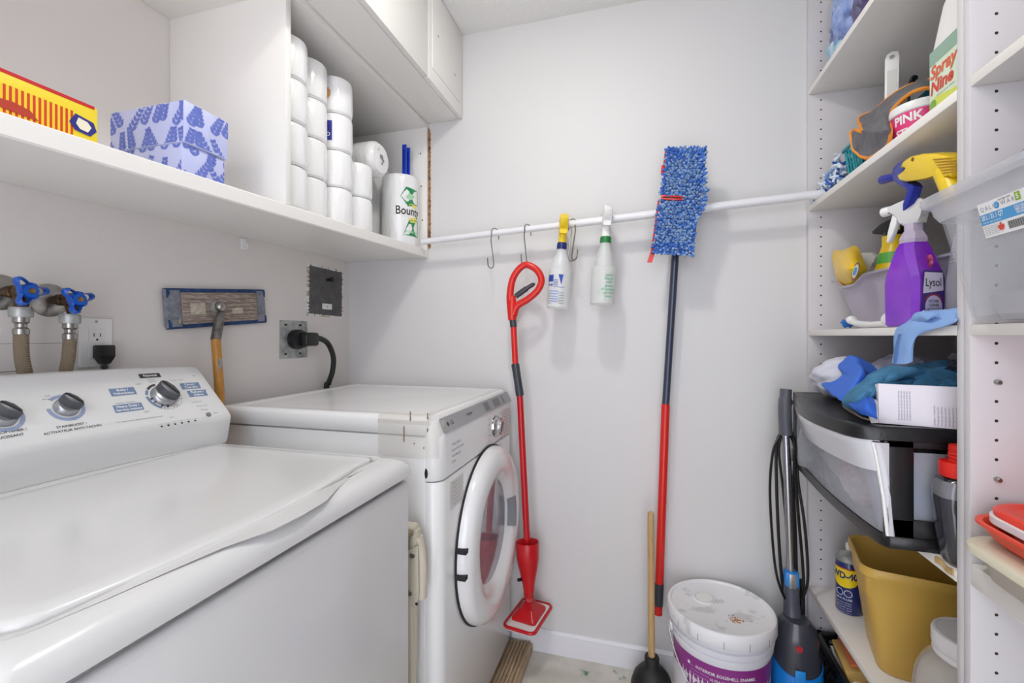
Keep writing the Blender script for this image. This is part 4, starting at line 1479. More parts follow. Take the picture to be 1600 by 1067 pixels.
# upright stick vacuum
VX, VY = .447, 1.60
t = thing('stick_vacuum', 'slim upright vacuum with blue dust cup and wrapped black cord', 'vacuum cleaner', (VX, VY, 0))
g0, g1, g2 = pY(1228, 608, 1.615), pY(1226, 640, 1.607), pY(1227.5, 678, 1.612)
b = B().tube(smooth([g0, g0 + (g1 - g0) * .4, g1, g2], 5), [.0165] * 6 + [.0185] * 8 + [.019] * 2, mat('handle_grey', '5b5d66', .4), 16, flat=1.15)
b.build('handle_grip', t)
u0 = pY(1236, 893, 1.615)
B().tube([g2 + (g1 - g2) * .05, u0 + Vector((0, 0, -.03))], .0105, mat('alu_tube', 'b4b6bc', .25, .9), 18).build('tube', t)
b = B().box(-.019, .019, -.018, .016, -.042, .004, mat('clip_blue', '1f86d8', .35), .004, M=T(u0))
b.box(-.0105, .0105, -.0205, -.017, -.045, .0, SILVER, .002, M=T(u0))
b.build('release_clip', t)


def ell(cx, cy, z, a, c, n=28, p=2.4):
    o = []
    for k in range(n):
        th = 2 * PI * k / n
        ct, st = math.cos(th), math.sin(th)
        o.append((cx + a * math.copysign(abs(ct) ** (2 / p), ct), cy + c * math.copysign(abs(st) ** (2 / p), st), z))
    return o


b = B()
b.loft([ell(u0.x, u0.y, u0.z - .035, .020, .02), ell(u0.x + .002, u0.y, u0.z - .10, .0225, .022), ell(u0.x + .003, u0.y - .004, .335, .025, .026), ell(u0.x + .006, u0.y - .006, .318, .034, .034)], mat('body_slate', '4b4e5b', .35))
b.build('neck', t)
vx, vy = u0.x + .008, VY - .006
b = B()
b.loft([ell(vx, vy, .345, .034, .04), ell(vx, vy, .325, .052, .052), ell(vx, vy, .29, .060, .058), ell(vx, vy, .24, .066, .062), ell(vx, vy, .17, .067, .064), ell(vx, vy, .10, .064, .062), ell(vx, vy, .05, .060, .06)], mat('body_charcoal', '3c3e47', .25, coat=.3))
b.build('motor_housing', t)
b = B()
n = 28
cup = []
for (z, a, c, sag) in ((.225, .0685, .0655, .028), (.215, .0695, .0665, .028), (.12, .069, .066, 0), (.055, .0645, .063, 0)):
    R_ = ell(vx, vy, z, a, c, n)
    cup.append([(x, y, zz - sag * max(0, -(y - vy) / c) ** 2 + sag * .0) for x, y, zz in R_])
b.loft(cup, mat('cup_blue', '1585e0', .18, coat=.5), True, True)
b.build('dust_cup', t)
q = pY(1238, 998, vy - .060)
B().lathe([(0, 0), (.0095, 0), (.0088, .003), (0, .0035)], mat('button_red', 'b31f2c', .35), 24, M=axis((vx - .008, vy - .0575, .283), (-.05, -1, .12))).build('power_button', t)
B().box(-.014, .014, -.003, .003, -.019, .019, mat('latch_blue', '2a94e6', .3), .003, M=T((vx - .008, vy - .0665, .205))).build('cup_latch', t)
b = B()
b.box(.397, .538, VY - .10, VY + .085, .0, .045, BLACK, .012, 3)
b.loft([ell(vx, vy, .08, .05, .05), ell(vx, vy, .04, .05, .05)], BLACK)
b.build('floor_head', t)
b = B()
cw = lambda pts: smooth([pY(x, y, Y_) for x, y, Y_ in pts], 7)
CORD = mat('cord_black', '0f0f11', .4)
b.tube(cw([(1219, 679, 1.62), (1208, 705, 1.60), (1203, 760, 1.585), (1206, 830, 1.58), (1212, 890, 1.59), (1222, 925, 1.60), (1233, 938, 1.62), (1240, 900, 1.645), (1239, 800, 1.645), (1233, 700, 1.645)]), .0038, CORD, 8)
b.tube(cw([(1220, 676, 1.63), (1213, 700, 1.63), (1214, 780, 1.625), (1218, 860, 1.625), (1224, 920, 1.63), (1236, 945, 1.64), (1243, 900, 1.65)]), .0048, CORD, 8)
b.tube(cw([(1222, 678, 1.64), (1217, 705, 1.64), (1223, 760, 1.64), (1229, 830, 1.64), (1231, 905, 1.64)]), .0038, CORD, 8)
b.tube(cw([(1232, 676, 1.62), (1242, 690, 1.60), (1243, 740, 1.595), (1247, 800, 1.59), (1254, 880, 1.595), (1255, 920, 1.60), (1247, 938, 1.62)]), .0042, CORD, 8)
b.tube(cw([(1234, 675, 1.625), (1245, 688, 1.61), (1247, 750, 1.605), (1256, 810, 1.60), (1262, 880, 1.605), (1261, 915, 1.61), (1252, 937, 1.62), (1246, 939, 1.63)]), .0042, CORD, 8)
b.tube(cw([(1233, 678, 1.635), (1241, 700, 1.62), (1240, 760, 1.62), (1243, 830, 1.62), (1245, 900, 1.62), (1246, 935, 1.63), (1253, 960, 1.63), (1257, 985, 1.625)]), .0038, CORD, 8)
b.build('power_cord', t)
B().box(-.006, .006, -.01, .01, -.09, .03, BLACK, .003, M=T((u0.x + .034, u0.y + .01, .42))).build('cord_hook', t)

# ------------------------------------------------------------------ shelving on the right: two units side by side
XS = .528
PINH = mat('pin_hole_dark', '2a2624', .8)


def shelf(z0, z1, y0, y1, parent, name='shelf', x1=.915):
    return B().box(XS, x1, y0, y1, z0, z1, MELA2, .0012).build(name, parent)


t = thing('shelving_unit', 'white adjustable shelving unit against the back wall on the right, five shelves showing', 'shelving', (.72, 1.34, 0))
b = B().box(XS, .925, 1.7105, 1.7285, .0, 2.43, PANEL, .0012)
for k in range(70):
    z = .10 + .032 * k
    b.lathe([(0, 0), (.0027, 0), (0, .0004)], PINH, 8, M=axis((.5635, 1.7104, z), (0, -1, 0)))
b.build('side_panel', t)
B().box(XS, .925, .9595, .9762, .0, 2.43, PANEL, .0012).build('side_panel', t)
B().box(.917, .925, .9765, 1.7105, .0, 2.43, PANEL).build('back_panel', t)
for z0, z1 in ((2.009, 2.027), (1.626, 1.645), (1.216, 1.234), (.785, .804), (.376, .394)):
    shelf(z0, z1, .9767, 1.7100, t)
b = B()
b.sheet([[(XS - .003, 1.03 - .016 * k, z + .002 * math.sin(k * 2.1)) for k in range(4)] for z in (.794, .799, .8055)], mat('bare_board', 'cdb27e', .8, var='a98a57', vscale=60), 6, 14, .002, .002, 60)
b.build('chipped_edge', t)['label'] = 'tan edge where the coating has torn off'

t = thing('shelving_unit', 'white adjustable shelving unit at the right frame edge, its near side drilled with pin holes', 'shelving', (.72, .55, 0))
b = B().box(XS, .925, .9415, .9585, .0, 2.43, PANEL, .0012)
for k in range(70):
    z = .115 + .032 * k
    b.lathe([(0, 0), (.0027, 0), (0, .0004)], PINH, 8, M=axis((.5625, .9414, z), (0, -1, 0)))
    b.lathe([(0, 0), (.0027, 0), (0, .0004)], PINH, 8, M=axis((.86, .9414, z), (0, -1, 0)))
b.build('side_panel', t)
B().box(XS, .925, .12, .138, .0, 2.43, PANEL, .0012).build('side_panel', t)
B().box(.917, .925, .138, .9415, .0, 2.43, PANEL).build('back_panel', t)
for z0, z1 in ((1.631, 1.649), (1.216, 1.234), (.800, .836), (.30, .318)):
    shelf(z0, z1, .139, .9412, t)
for (z, nm, lab) in ((.969, 'shelf_pin', None), (1.132, 'shelf_pin', None)):
    k = round((z - .115) / .032)
    B().lathe([(0, 0), (.0042, 0), (.0042, .007), (.003, .009), (0, .009)], STEEL, 12, M=axis((.5625, .9414, .115 + .032 * k), (0, -1, 0))).build(nm, t)

# ---- top shelf: bag of things
t = thing('plastic_bag', 'crumpled clear bag of blue and purple things on the topmost right-hand shelf', 'bag', (.62, 1.55, 2.028))
b = B()
BAGC = mat('bag_film', 'c9d4e6', .08, clear=.93, coat=.6)
for k, (c, r, m) in enumerate((((.60, 1.545, 2.135), (.055, .09, .105), mat('bag_blue', '27479c', .3, var='a9c0f0', vscale=22)), ((.62, 1.47, 2.13), (.055, .07, .10), mat('bag_purple', '241f45', .3, var='6d5c92', vscale=26)),
                              ((.61, 1.60, 2.22), (.05, .06, .06), mat('bag_sky', '7fa6dc', .35, var='e7e4ee', vscale=20)))):
    b.blob(c, r, m, .22, 2.6, k * 3.1, 4, zmin=2.0285)
b.build('bag_contents', t)
b = B().blob((.612, 1.535, 2.16), (.078, .135, .135), BAGC, .10, 2.2, 7, 4, zmin=2.0285)
b.build('bag_film', t)
b = B().sheet([[(.545, 1.60, 2.03), (.55, 1.56, 2.031), (.56, 1.51, 2.03)], [(.548, 1.605, 2.06), (.548, 1.56, 2.07), (.555, 1.52, 2.065)], [(.545, 1.61, 2.09), (.55, 1.585, 2.10), (.56, 1.55, 2.09)]], mat('bag_teal', '5d9fc0', .25, var='d9ecf2', vscale=30), 10, 10, .002, .003, 40)
b.build('bag_tail', t)
tag(B().prism([(.0, 0), (.02, .0), (.012, .03), (.003, .034)], .012, BLACK, fr((.62, 1.672, 2.27), (1, 0, 0), (0, 0, 1)), .002).build('clip', None, (.62, 1.67, 2.28)), 'small black clip at the top of the plastic bag of blue things', 'clip') if False else None

# ---- second shelf
TEAL = mat('teal_plastic', '2f9aa6', .4)
TEALD = mat('deep_teal_plastic', '157c88', .35)


def basket(x0, x1, y0, y1, z0, h, m, name, label, solid=False, flare=.012):
    t = thing(name, label, 'basket', ((x0 + x1) / 2, (y0 + y1) / 2, z0), group=None)
    b = B()
    P0, P1 = rr(x0 + flare, x1 - flare, y0 + flare, y1 - flare, .012, 3, 3), rr(x0, x1, y0, y1, .014, 3, 3)
    b.loft([ring(P0, z0), ring(P0, z0 + .004)], m)
    rim = rr(x0 - .006, x1 + .006, y0 - .006, y1 + .006, .016, 3, 3)
    b.loft([ring(P1, z0 + h - .006), ring(rim, z0 + h - .006), ring(rim, z0 + h), ring(P1, z0 + h + .002)], m, False, False, loop=True)
    if solid:
        Q0, Q1 = [(x * 1, y) for x, y in P0], P1
        b.loft([ring(P0, z0 + .002), ring(P1, z0 + h - .004)], m, False, False)
        b.loft([[( (x0+x1)/2 + (x-(x0+x1)/2)*.975, (y0+y1)/2 + (y-(y0+y1)/2)*.985, z) for x, y, z in R_] for R_ in (ring(P0, z0 + .004), ring(P1, z0 + h - .004))], m, False, False)
        for (y, z) in ((y1 - .09, z0 + h * .55), (y1 - .17, z0 + h * .55), (y0 + .05, z0 + h * .55)):
            b.box(x0 - .001 + flare * .35, x0 + flare * .4 + .0005, y - .017, y + .017, z - .022, z + .022, mat('handle_hole', '4b4448', .8), .001)
    else:
        n = len(P0)
        for k in range(0, n):
            b.tube([(P0[k][0], P0[k][1], z0 + .002), (P1[k][0], P1[k][1], z0 + h - .003)], .0024, m, 6)
        for f in (.25, .5, .75):
            b.tube([(P0[k][0] + (P1[k][0] - P0[k][0]) * f, P0[k][1] + (P1[k][1] - P0[k][1]) * f, z0 + h * f) for k in range(n)], .002, m, 6, closed=True)
        W = lambda f, g: None
        for yy in [y0 + .02 + (y1 - y0 - .04) * k / 7 for k in range(8)]:
            b.tube([(x0 + flare, yy, z0 + .002), (x0, yy, z0 + h - .003)], .0024, m, 6)
            b.tube([(x0 + flare, yy, z0 + .002), (x1 - flare, yy, z0 + .003)], .002, m, 6)
    b.build('basket_body', t)
    return t


Z2 = 1.6455
basket(.553, .72, 1.36, 1.512, Z2, .098, TEAL, 'lattice_basket', 'teal open-lattice plastic basket on the second shelf, under the grey cloth')
basket(.635, .86, 1.045, 1.315, Z2, .135, TEALD, 'storage_basket', 'deep teal plastic basket behind the pink paste tub', solid=True, flare=.008)
# blue and white yarn mop head
t = thing('yarn_mop_head', 'blue and white looped yarn mop head on the second shelf in the back corner', 'mop head', (.59, 1.57, Z2))
b = B()
rnd = random.Random(9)
YB, YW, YL = mat('yarn_blue', '2f5fb4', .95), mat('yarn_white', 'dde6f2', .95), mat('yarn_light', '86a9dc', .95)
for k in range(420):
    f = rnd.random()
    y = 1.695 - .17 * f + rnd.uniform(-.006, .006)
    top = .012 + .10 * f
    z = Z2 + .010 + rnd.random() * min(top * .9, .085)
    x = XS + .012 + rnd.random() * .09 + max(0, (z - Z2 - .05)) * .15
    d = Vector((rnd.uniform(-1, 1), rnd.uniform(-1, 1), rnd.uniform(-.6, .6))).normalized() * rnd.uniform(.008, .014)
    p = Vector((x, y, z))
    n_ = Vector((rnd.uniform(-1, 1), rnd.uniform(-1, 1), rnd.uniform(-1, 1))).normalized() * .006
    b.tube([p - d, p - d * .4 + n_, p + d * .4 + n_, p + d], .0034, rnd.choice([YB, YW, YW, YL, YW]), 6)
b.build('yarn_strands', t)
# grey microfibre cloth with an orange hem
GREYC = mat('grey_microfibre', '77767a', .95, bump=.5, bscale=160, var='5f5d61', vscale=30)
HEM = mat('orange_hem', 'e8932f', .8)
cl = lambda rows: [[pX(px, py, X) for (px, py, X) in r] for r in rows]
t = thing('microfibre_cloth', 'grey microfibre cloth with bright orange hem draped over the baskets', 'cloth', (.60, 1.34, 1.75))
b = B()
b.sheet(cl([[(1329, 208, .536), (1336, 236, .534), (1356, 247, .534), (1382, 231, .541)],
            [(1336, 203, .543), (1352, 213, .533), (1372, 219, .533), (1388, 222, .541)],
            [(1348, 205, .535), (1372, 203, .528), (1385, 200, .530), (1392, 205, .540)],
            [(1342, 186, .575), (1370, 188, .565), (1380, 178, .56), (1392, 183, .56)],
            [(1366, 172, .59), (1378, 162, .58), (1392, 158, .575), (1398, 168, .572)],
            [(1390, 152, .61), (1404, 146, .605), (1410, 148, .59), (1414, 152, .585)],
            [(1420, 134, .64), (1432, 130, .625), (1438, 132, .61), (1440, 138, .60)],
            [(1448, 126, .67), (1455, 124, .65), (1457, 130, .63), (1458, 138, .62)]]), GREYC, 50, 26, .004, .002, 30, HEM, .0042)
b.build('cloth_body', t)
b = B()
b.sheet(cl([[(1386, 190, .565), (1392, 178, .57), (1398, 168, .575)], [(1400, 184, .572), (1403, 170, .576), (1406, 160, .58)], [(1405, 174, .58), (1408, 164, .585), (1413, 154, .59)]]), GREYC, 12, 12, .004, .001, 30, HEM, .004)
b.build('cloth_fold', t)
# white brush handle
t = thing('brush', 'white plastic brush handle with a hanging hole standing in the teal baskets', 'brush', (.66, 1.43, Z2))
b = B()
Mb = fr(pX(1394, 140, .64), (.85, -.53, 0), (.05, .08, 1))
outl = [(-.014, -.10), (.014, -.10), (.0145, .04), (.0155, .085), (.012, .098), (0, .103), (-.012, .098), (-.0155, .085), (-.0145, .04)]
b.prism(outl, .009, WHT, Mb, .0025)
b.prism([(-.009, -.08), (.009, -.08), (.010, .05), (-.010, .05)], .0008, mat('brush_inset', 'd7d6d2', .5), Mb, 0, .0091)
b.lathe([(0, 0), (.0055, 0), (.0055, .0006), (0, .0006)], mat('hole_grey', '9d9b96', .6), 18, M=Mb @ T((0, .086, .0092)))
b.lathe([(.0055, 0), (.008, .0), (.0075, .0014), (.0055, .0014)], WHT, 18, cap=False, M=Mb @ T((0, .086, .009)))
b.build('handle', t)
B().box(-.03, .03, -.125, -.095, -.006, .02, WHT, .004, M=Mb).build('brush_block', t)
# black item and green-yellow label behind
t = thing('sponge_cloth_roll', 'rolled green and yellow printed packet tucked behind the jug', 'packet', (.74, 1.1, Z2))
b = B().lathe([(0, 0), (.048, 0), (.05, .01), (.05, .15), (.046, .162), (0, .165)], mat('packet_green', 'a7d6a4', .35, var='6fbf8a', vscale=14), 30, M=T((.715, 1.185, Z2 + .005)))
for (a, z, m) in ((200, .13, YEL), (215, .12, mat('packet_orange', 'e8a03a', .4)), (190, .118, mat('packet_orange2', 'f0c02a', .4))):
    w_ = cyl(.0502, math.radians(a), Z2 + z, .715, 1.185)
    b.patch(w_, -.012, .012, -.011, .011, m, 6, 3)
b.build('packet_body', t)
t = thing('black_clip', 'small black clamp poking up behind the grey cloth', 'clamp', (.72, 1.3, Z2))
b = B()
q = pX(1423, 133, .70)
b.tube(smooth([q + Vector((0, .03, -.012)), q + Vector((0, .012, .0)), q, q + Vector((0, -.012, .012)), q + Vector((0, -.02, .008))]), .007, BLACK, 10)
b.tube([q + Vector((0, .01, 0)), (q.x, q.y + .01, Z2 + .14), (q.x, q.y + .01, Z2 + .004)], .004, BLACK, 8)
b.build('clamp_body', t)
# pink paste tub
TX, TY = .598, 1.225
t = thing('paste_tub', 'white-lidded tub of pink cleaning paste at the second shelf edge', 'tub', (TX, TY, Z2))
b = B().lathe([(0, 0), (.044, 0), (.0465, .004), (.052, .060), (.053, .064), (0, .064)], mat('tub_white', 'e9e4e6', .4), 40, M=T((TX, TY, Z2)))
b.build('tub_body', t)
b = B()
PINK, HOTP = mat('tub_pink', 'e23d80', .4), mat('tub_pale_pink', 'f6b9d0', .4)
Rt = lambda z: .0465 + (.052 - .0465) * (z - Z2 - .004) / .056
aT = math.radians(217)
wt = lambda s_, z, l: cyl(Rt, aT + s_, Z2 + z, TX, TY, l)
b.patch(wt(0, .034, .0006), -.10, .10, -.030, .026, PINK, 44, 6)
b.text('PINK', .026, WHT, warp=wt(0, .0455, .0012), bold=.035, sx=.95)
b.text('STUFF', .020, WHT, warp=wt(.05, .018, .0012), bold=.03)
b.build('printed_label', t)
B().lathe([(.0, .062), (.0545, .062), (.0555, .066), (.0555, .076), (.054, .0795), (.050, .0805), (0, .0795)], WHT, 40, M=T((TX, TY, Z2))).build('lid', t)
# big white jug
JX, JY = .605, 1.035
t = thing('cleaner_jug', 'white cleaner jug with a green and red printed label on the second shelf', 'jug', (JX, JY, Z2))
jr = lambda hx, hy, z, g=.02: ring(rr(JX - hx, JX + hx, JY - hy, JY + hy, g, 5, 4), z)
B().loft([jr(.058, .048, Z2), jr(.062, .052, Z2 + .006), jr(.062, .052, Z2 + .125), jr(.060, .050, Z2 + .14), jr(.052, .042, Z2 + .20), jr(.036, .030, Z2 + .25, .016), jr(.022, .020, Z2 + .272, .014), jr(.020, .019, Z2 + .295, .014)], mat('jug_white', 'e9e8e6', .35)).build('jug_body', t, ang=50)
b = B()
Mj = fr((JX - .0628, JY, Z2 + .065), (0, -1, 0), (0, 0, 1))
b.flatpoly([(-.047, -.058), (.047, -.058), (.047, .056), (-.047, .056)], mat('jug_label_pale', 'd9e8cf', .45), Mj)
b.flatpoly([(-.047, .028), (.047, .028), (.047, .056), (-.047, .056)], mat('jug_label_green', '8fae9b', .45), Mj @ T((0, 0, .0003)))
REDT = mat('jug_red', 'e0603a', .45)
REDT2 = mat('jug_red2', 'd83a22', .45)
for k, (s_, m, yy) in enumerate((('Spray', REDT, .012), ('Nine', REDT2, -.018))):
    b.text(s_, .034, m, Mj @ T((-.044, yy, .0007)), bold=.03, align='LEFT', shear=.15)
b.flatpoly([(-.047, -.058), (.047, -.058), (.047, -.05), (-.03, -.036), (-.047, -.045)], mat('jug_label_yellow', 'd4dc5a', .45), Mj @ T((0, 0, .0003)))
b.lathe([(.0, 0), (.011, 0), (0, .0004)], mat('jug_badge', '7cae3a', .45), 16, M=Mj @ T((-.036, -.05, .0006)))
b.text('multi-purpose cleaner', .006, INKL, Mj @ T((.002, -.036, .0007)))
b.build('printed_label', t)
B().lathe([(0, .29), (.023, .29), (.023, .318), (0, .32)], WHT, 20, M=T((JX, JY, Z2))).build('cap', t)

# ---- third shelf
Z3 = 1.2345
BASN = mat('lilac_plastic', 'b9b2c2', .4)
t = thing('storage_bin', 'lilac-grey plastic bin with a dipped rim full of cleaning bottles', 'bin', (.67, 1.39, Z3))
bx0, bx1, by0, by1 = .563, .79, 1.062, 1.635
b = B()


def bpts(g, z, dip=0.0):
    P = rr(bx0 + g, bx1 - g, by0 + g, by1 - g, .03, 5, 26)
    o = []
    for x, y in P:
        d = 0
        if dip and x < bx0 + g + .012:
            d = -dip * (1 / (1 + math.exp(-(y - 1.47) / .008)) * 1 / (1 + math.exp((y - 1.585) / .008))) - .004 * 0
        o.append((x + (1.635 - y) * .09, y, z + d))
    return o


b.loft([bpts(.045, Z3 + .001), bpts(.043, Z3 + .006), bpts(.008, Z3 + .142, .024), bpts(-.004, Z3 + .145, .024), bpts(-.005, Z3 + .1505, .024), bpts(.006, Z3 + .1515, .024), bpts(.013, Z3 + .144, .024), bpts(.047, Z3 + .010), ], BASN, True, True)
b.build('bin_body', t, ang=45)
# yellow refill bag leaning over the dip
t = thing('duster_pack', 'crumpled yellow packet leaning out of the lilac bin dip', 'packet', (.60, 1.56, 1.30))
PKY = mat('packet_yellow', 'f4c91a', .3, bump=.5, bscale=30)
b = B().sheet(cl([[(1305, 392, .60), (1317, 393, .595), (1328, 389, .60), (1337, 386, .61)], [(1304, 405, .585), (1318, 406, .565), (1332, 402, .57), (1343, 400, .60)],
                  [(1307, 422, .575), (1322, 422, .55), (1336, 418, .553), (1349, 414, .59)], [(1312, 436, .575), (1326, 437, .570), (1338, 433, .575), (1351, 424, .595)], [(1321, 447, .59), (1330, 448, .592), (1340, 444, .594), (1349, 438, .605)]]), PKY, 20, 20, .012, .003, 30)
b.build('packet_body', t)
b = B()
q = pX(1337, 424, .548)
Mq = fr(q, (0, -1, .55), (.1, .3, 1))
for (rx, m, l) in ((.030, mat('packet_brown', '6b3a1e', .4), 0), (.0235, mat('packet_gold', 'd9b56a', .4), .0007), (.019, WHT, .0012), (.014, mat('packet_sky', '2f8fd0', .4), .0018)):
    b.flatpoly([(rx * math.cos(k * PI / 12), rx * .72 * math.sin(k * PI / 12)) for k in range(24)], m, Mq @ T((0, 0, l)))
b.build('packet_print', t)
# white-headed bottle behind it
YB0 = 1.615
t = thing('spray_bottle', 'white spray bottle with a translucent trigger behind the yellow packet', 'spray bottle', (.655, 1.57, Z3 + .011), group='spray bottles in the lilac bin')
b = B().lathe([(0, .012), (.022, .012), (.024, .02), (.025, .10), (.022, .125), (.013, .14), (.013, .155), (0, .155)], WHT, 28, M=T((.652, 1.61, Z3)))
b.build('bottle_body', t)
b = B()
spray_head(b, T((.652, 1.61, Z3 + .155)) @ Matrix.Rotation(math.radians(115), 4, 'Z') @ T((.005, 0, 0)), mat('pale_trigger', 'dfdfdc', .3, clear=.25), mat('pale_trigger2', 'e5e5e2', .3), WHT, 1.15)
b.build('trigger_head', t)
# yellow bottle, green band, black trigger
GX, GY = .682, 1.525
t = thing('spray_bottle', 'yellow spray bottle with a green band and black trigger in the lilac bin', 'spray bottle', (GX, GY, Z3 + .011), group='spray bottles in the lilac bin')
b = B()
prof = [(0, .012), (.034, .012), (.037, .02), (.041, .06), (.055, .10), (.054, .135), (.048, .155), (.040, .185), (.034, .215), (.0285, .232), (.0275, .236)]
b.lathe(prof + [(.0275, .262), (0, .262)], YEL, 32, M=T((GX, GY, Z3)))
b.build('bottle_body', t)
b = B()
GB = mat('band_green', '5cb84a', .4)
b.lathe([(.0408, .184), (.0345, .214)], GB, 32, M=T((GX - .0, GY, Z3)))
b.lathe([(.0556, .10), (.0549, .135), (.0515, .146)], mat('band_pale_green', 'a9d36c', .4), 32, M=T((GX, GY, Z3)))
b.build('printed_band', t)
b = B()
Mg = T((GX, GY, Z3 + .262)) @ Matrix.Rotation(math.radians(110), 4, 'Z')
b.prism([(-.03, .004), (.012, .004), (.030, .010), (.058, .018), (.060, .026), (.03, .042), (-.01, .050), (-.034, .046), (-.04, .02)], .030, BLACK, Mg @ fr((0, .015, 0), (1, 0, 0), (0, 0, 1)), .006)
b.prism([(-.032, .010), (.0, .012), (-.01, .04), (-.036, .038)], .034, YEL, Mg @ fr((0, .017, 0), (1, 0, 0), (0, 0, 1)), .005)
b.lathe([(0, -.002), (.024, -.002), (.024, .01), (0, .01)], BLACK, 20, M=Mg)
b.build('trigger_head', t)
# purple cleaner in front of the bin
PX2, PY2 = .562, 1.178
RP = Matrix.Rotation(math.radians(13), 4, 'Z')
PURP = mat('purple_cleaner', '7a24c0', .12, var='9a3fd6', vscale=7, coat=.6)
t = thing('spray_bottle', 'purple cleaner spray bottle with a white trigger standing in front of the lilac bin', 'spray bottle', (PX2, PY2, Z3))
b = B()


def oct_(hx, hy, z, ch=.010):
    hx, hy = hx * 1.12, hy * .66
    return [tuple(T((PX2, PY2, 0)) @ RP @ Vector((x, y, z))) for x, y in ((-hx, -hy + ch), (-hx, hy - ch), (-hx + ch, hy), (hx - ch, hy), (hx, hy - ch), (hx, -hy + ch), (hx - ch, -hy), (-hx + ch, -hy))]


b.loft([oct_(.027, .062, Z3 + .001), oct_(.030, .066, Z3 + .006), oct_(.030, .068, Z3 + .05), oct_(.030, .069, Z3 + .095), oct_(.030, .066, Z3 + .108), oct_(.0285, .044, Z3 + .148, .012), oct_(.026, .034, Z3 + .168, .012), oct_(.022, .028, Z3 + .180, .012)], PURP, True, True)
b.build('bottle_body', t, ang=28)
b = B()
b.loft([oct_(.022, .0275, Z3 + .180, .012), oct_(.023, .030, Z3 + .188, .013), oct_(.019, .024, Z3 + .200, .012), oct_(.0165, .0165, Z3 + .206, .009), oct_(.0165, .0165, Z3 + .222, .009)], mat('bottle_neck', 'dccfe8', .2, clear=.35))
b.build('bottle_neck', t, ang=28)
b = B()
Ml = T((PX2, PY2, 0)) @ RP @ fr((-.004, -.0460, Z3 + .066), (1, 0, 0), (0, 0, 1)) @ Matrix.Diagonal((.80, 1, 1, 1))
b.flatpoly([(-.022, -.052), (.034, -.052), (.036, .03), (.030, .048), (-.016, .05), (-.020, .03)], mat('lab_navy', '46307c', .4), Ml)
b.flatpoly([(-.018, .002), (.032, .008), (.030, .044), (-.014, .046)], mat('lab_pale', 'dcd6ea', .4), Ml @ T((0, 0, .0003)))
b.text('Lysol', .024, INK, Ml @ T((.007, .024, .0007)), sx=.8, bold=.01)
b.flatpoly([(.008 + .021 * math.cos(k * PI / 12), -.026 + .024 * math.sin(k * PI / 12)) for k in range(24)], mat('lab_lilac', 'c9c0e0', .4), Ml @ T((0, 0, .0003)))
b.flatpoly([(.008 + .021 * math.cos(k * PI / 12), -.012 + .014 * math.sin(k * PI / 12) * (1 if k < 13 else .5)) for k in range(24)], mat('lab_red', '8d3550', .4), Ml @ T((0, 0, .0002)))
for k, s_ in enumerate(('KITCHEN', 'CLEANER', 'NETTOYANT', 'CUISINE')): b.text(s_, .0075, INK, Ml @ T((.008, -.014 - .0085 * k, .0007)), bold=.02, sx=.8)
b.build('printed_label', t)
b = B()
q = T((PX2, PY2, 0)) @ RP @ Vector((.0, -.0350, Z3 + .135))
for k in range(9):
    a = k * 2 * PI / 9
    b.blob((q.x + .002, q.y + .009 * math.cos(a), q.z + .009 * math.sin(a)), (.002, .006, .006), mat('flower_rose', 'c05a88', .5) if k % 2 else mat('flower_red', 'a83a50', .5), .1, 3, k, 2)
b.blob((q.x + .001, q.y, q.z), (.002, .005, .005), mat('flower_eye', '6d2b52', .5), .1, 3, 3, 2)
b.build('flower_print', t)
b = B()
Mh = T((PX2, PY2, Z3 + .215)) @ Matrix.Rotation(math.radians(118), 4, 'Z')
spray_head(b, Mh @ T((.004, 0, -.006)), mat('trigger_white', 'e4e4e4', .25, clear=.12), WHT, WHT, 1.0)
b.build('trigger_head', t)
# grey bottle behind the purple one
t = thing('spray_bottle', 'grey ribbed-neck spray bottle with a white head behind the purple cleaner', 'spray bottle', (.62, 1.085, Z3 + .011), group='spray bottles in the lilac bin')
b = B().lathe([(0, .012), (.030, .012), (.033, .02), (.033, .09), (.030, .115), (.026, .15), (.019, .185), (.014, .20), (0, .20)], mat('bottle_grey', '9a98a2', .3), 28, M=T((.62, 1.11, Z3)))
b.build('bottle_body', t)
b = B()
for k in range(9):
    zz = .125 + .0075 * k
    r_ = .0302 - (zz - .115) * .155
    b.lathe([(r_ - .001, zz), (r_ + .0014, zz + .0015), (r_ + .0014, zz + .003), (r_ - .001, zz + .0045)], mat('rib_grey', 'b9bcc2', .3), 28, M=T((.62, 1.11, Z3)))
b.build('neck_ribs', t)
b = B()
b.lathe([(0, .195), (.0155, .195), (.0155, .225), (.012, .232), (0, .232)], WHT, 20, M=T((.62, 1.11, Z3)))
b.prism([(-.045, .018), (-.01, .002), (.018, .002), (.03, .012), (.03, .034), (-.02, .036)], .03, WHT, T((.62, 1.11, Z3 + .228)) @ Matrix.Rotation(math.radians(100), 4, 'Z') @ fr((0, .015, 0), (1, 0, 0), (0, 0, 1)), .007)
b.build('trigger_head', t)
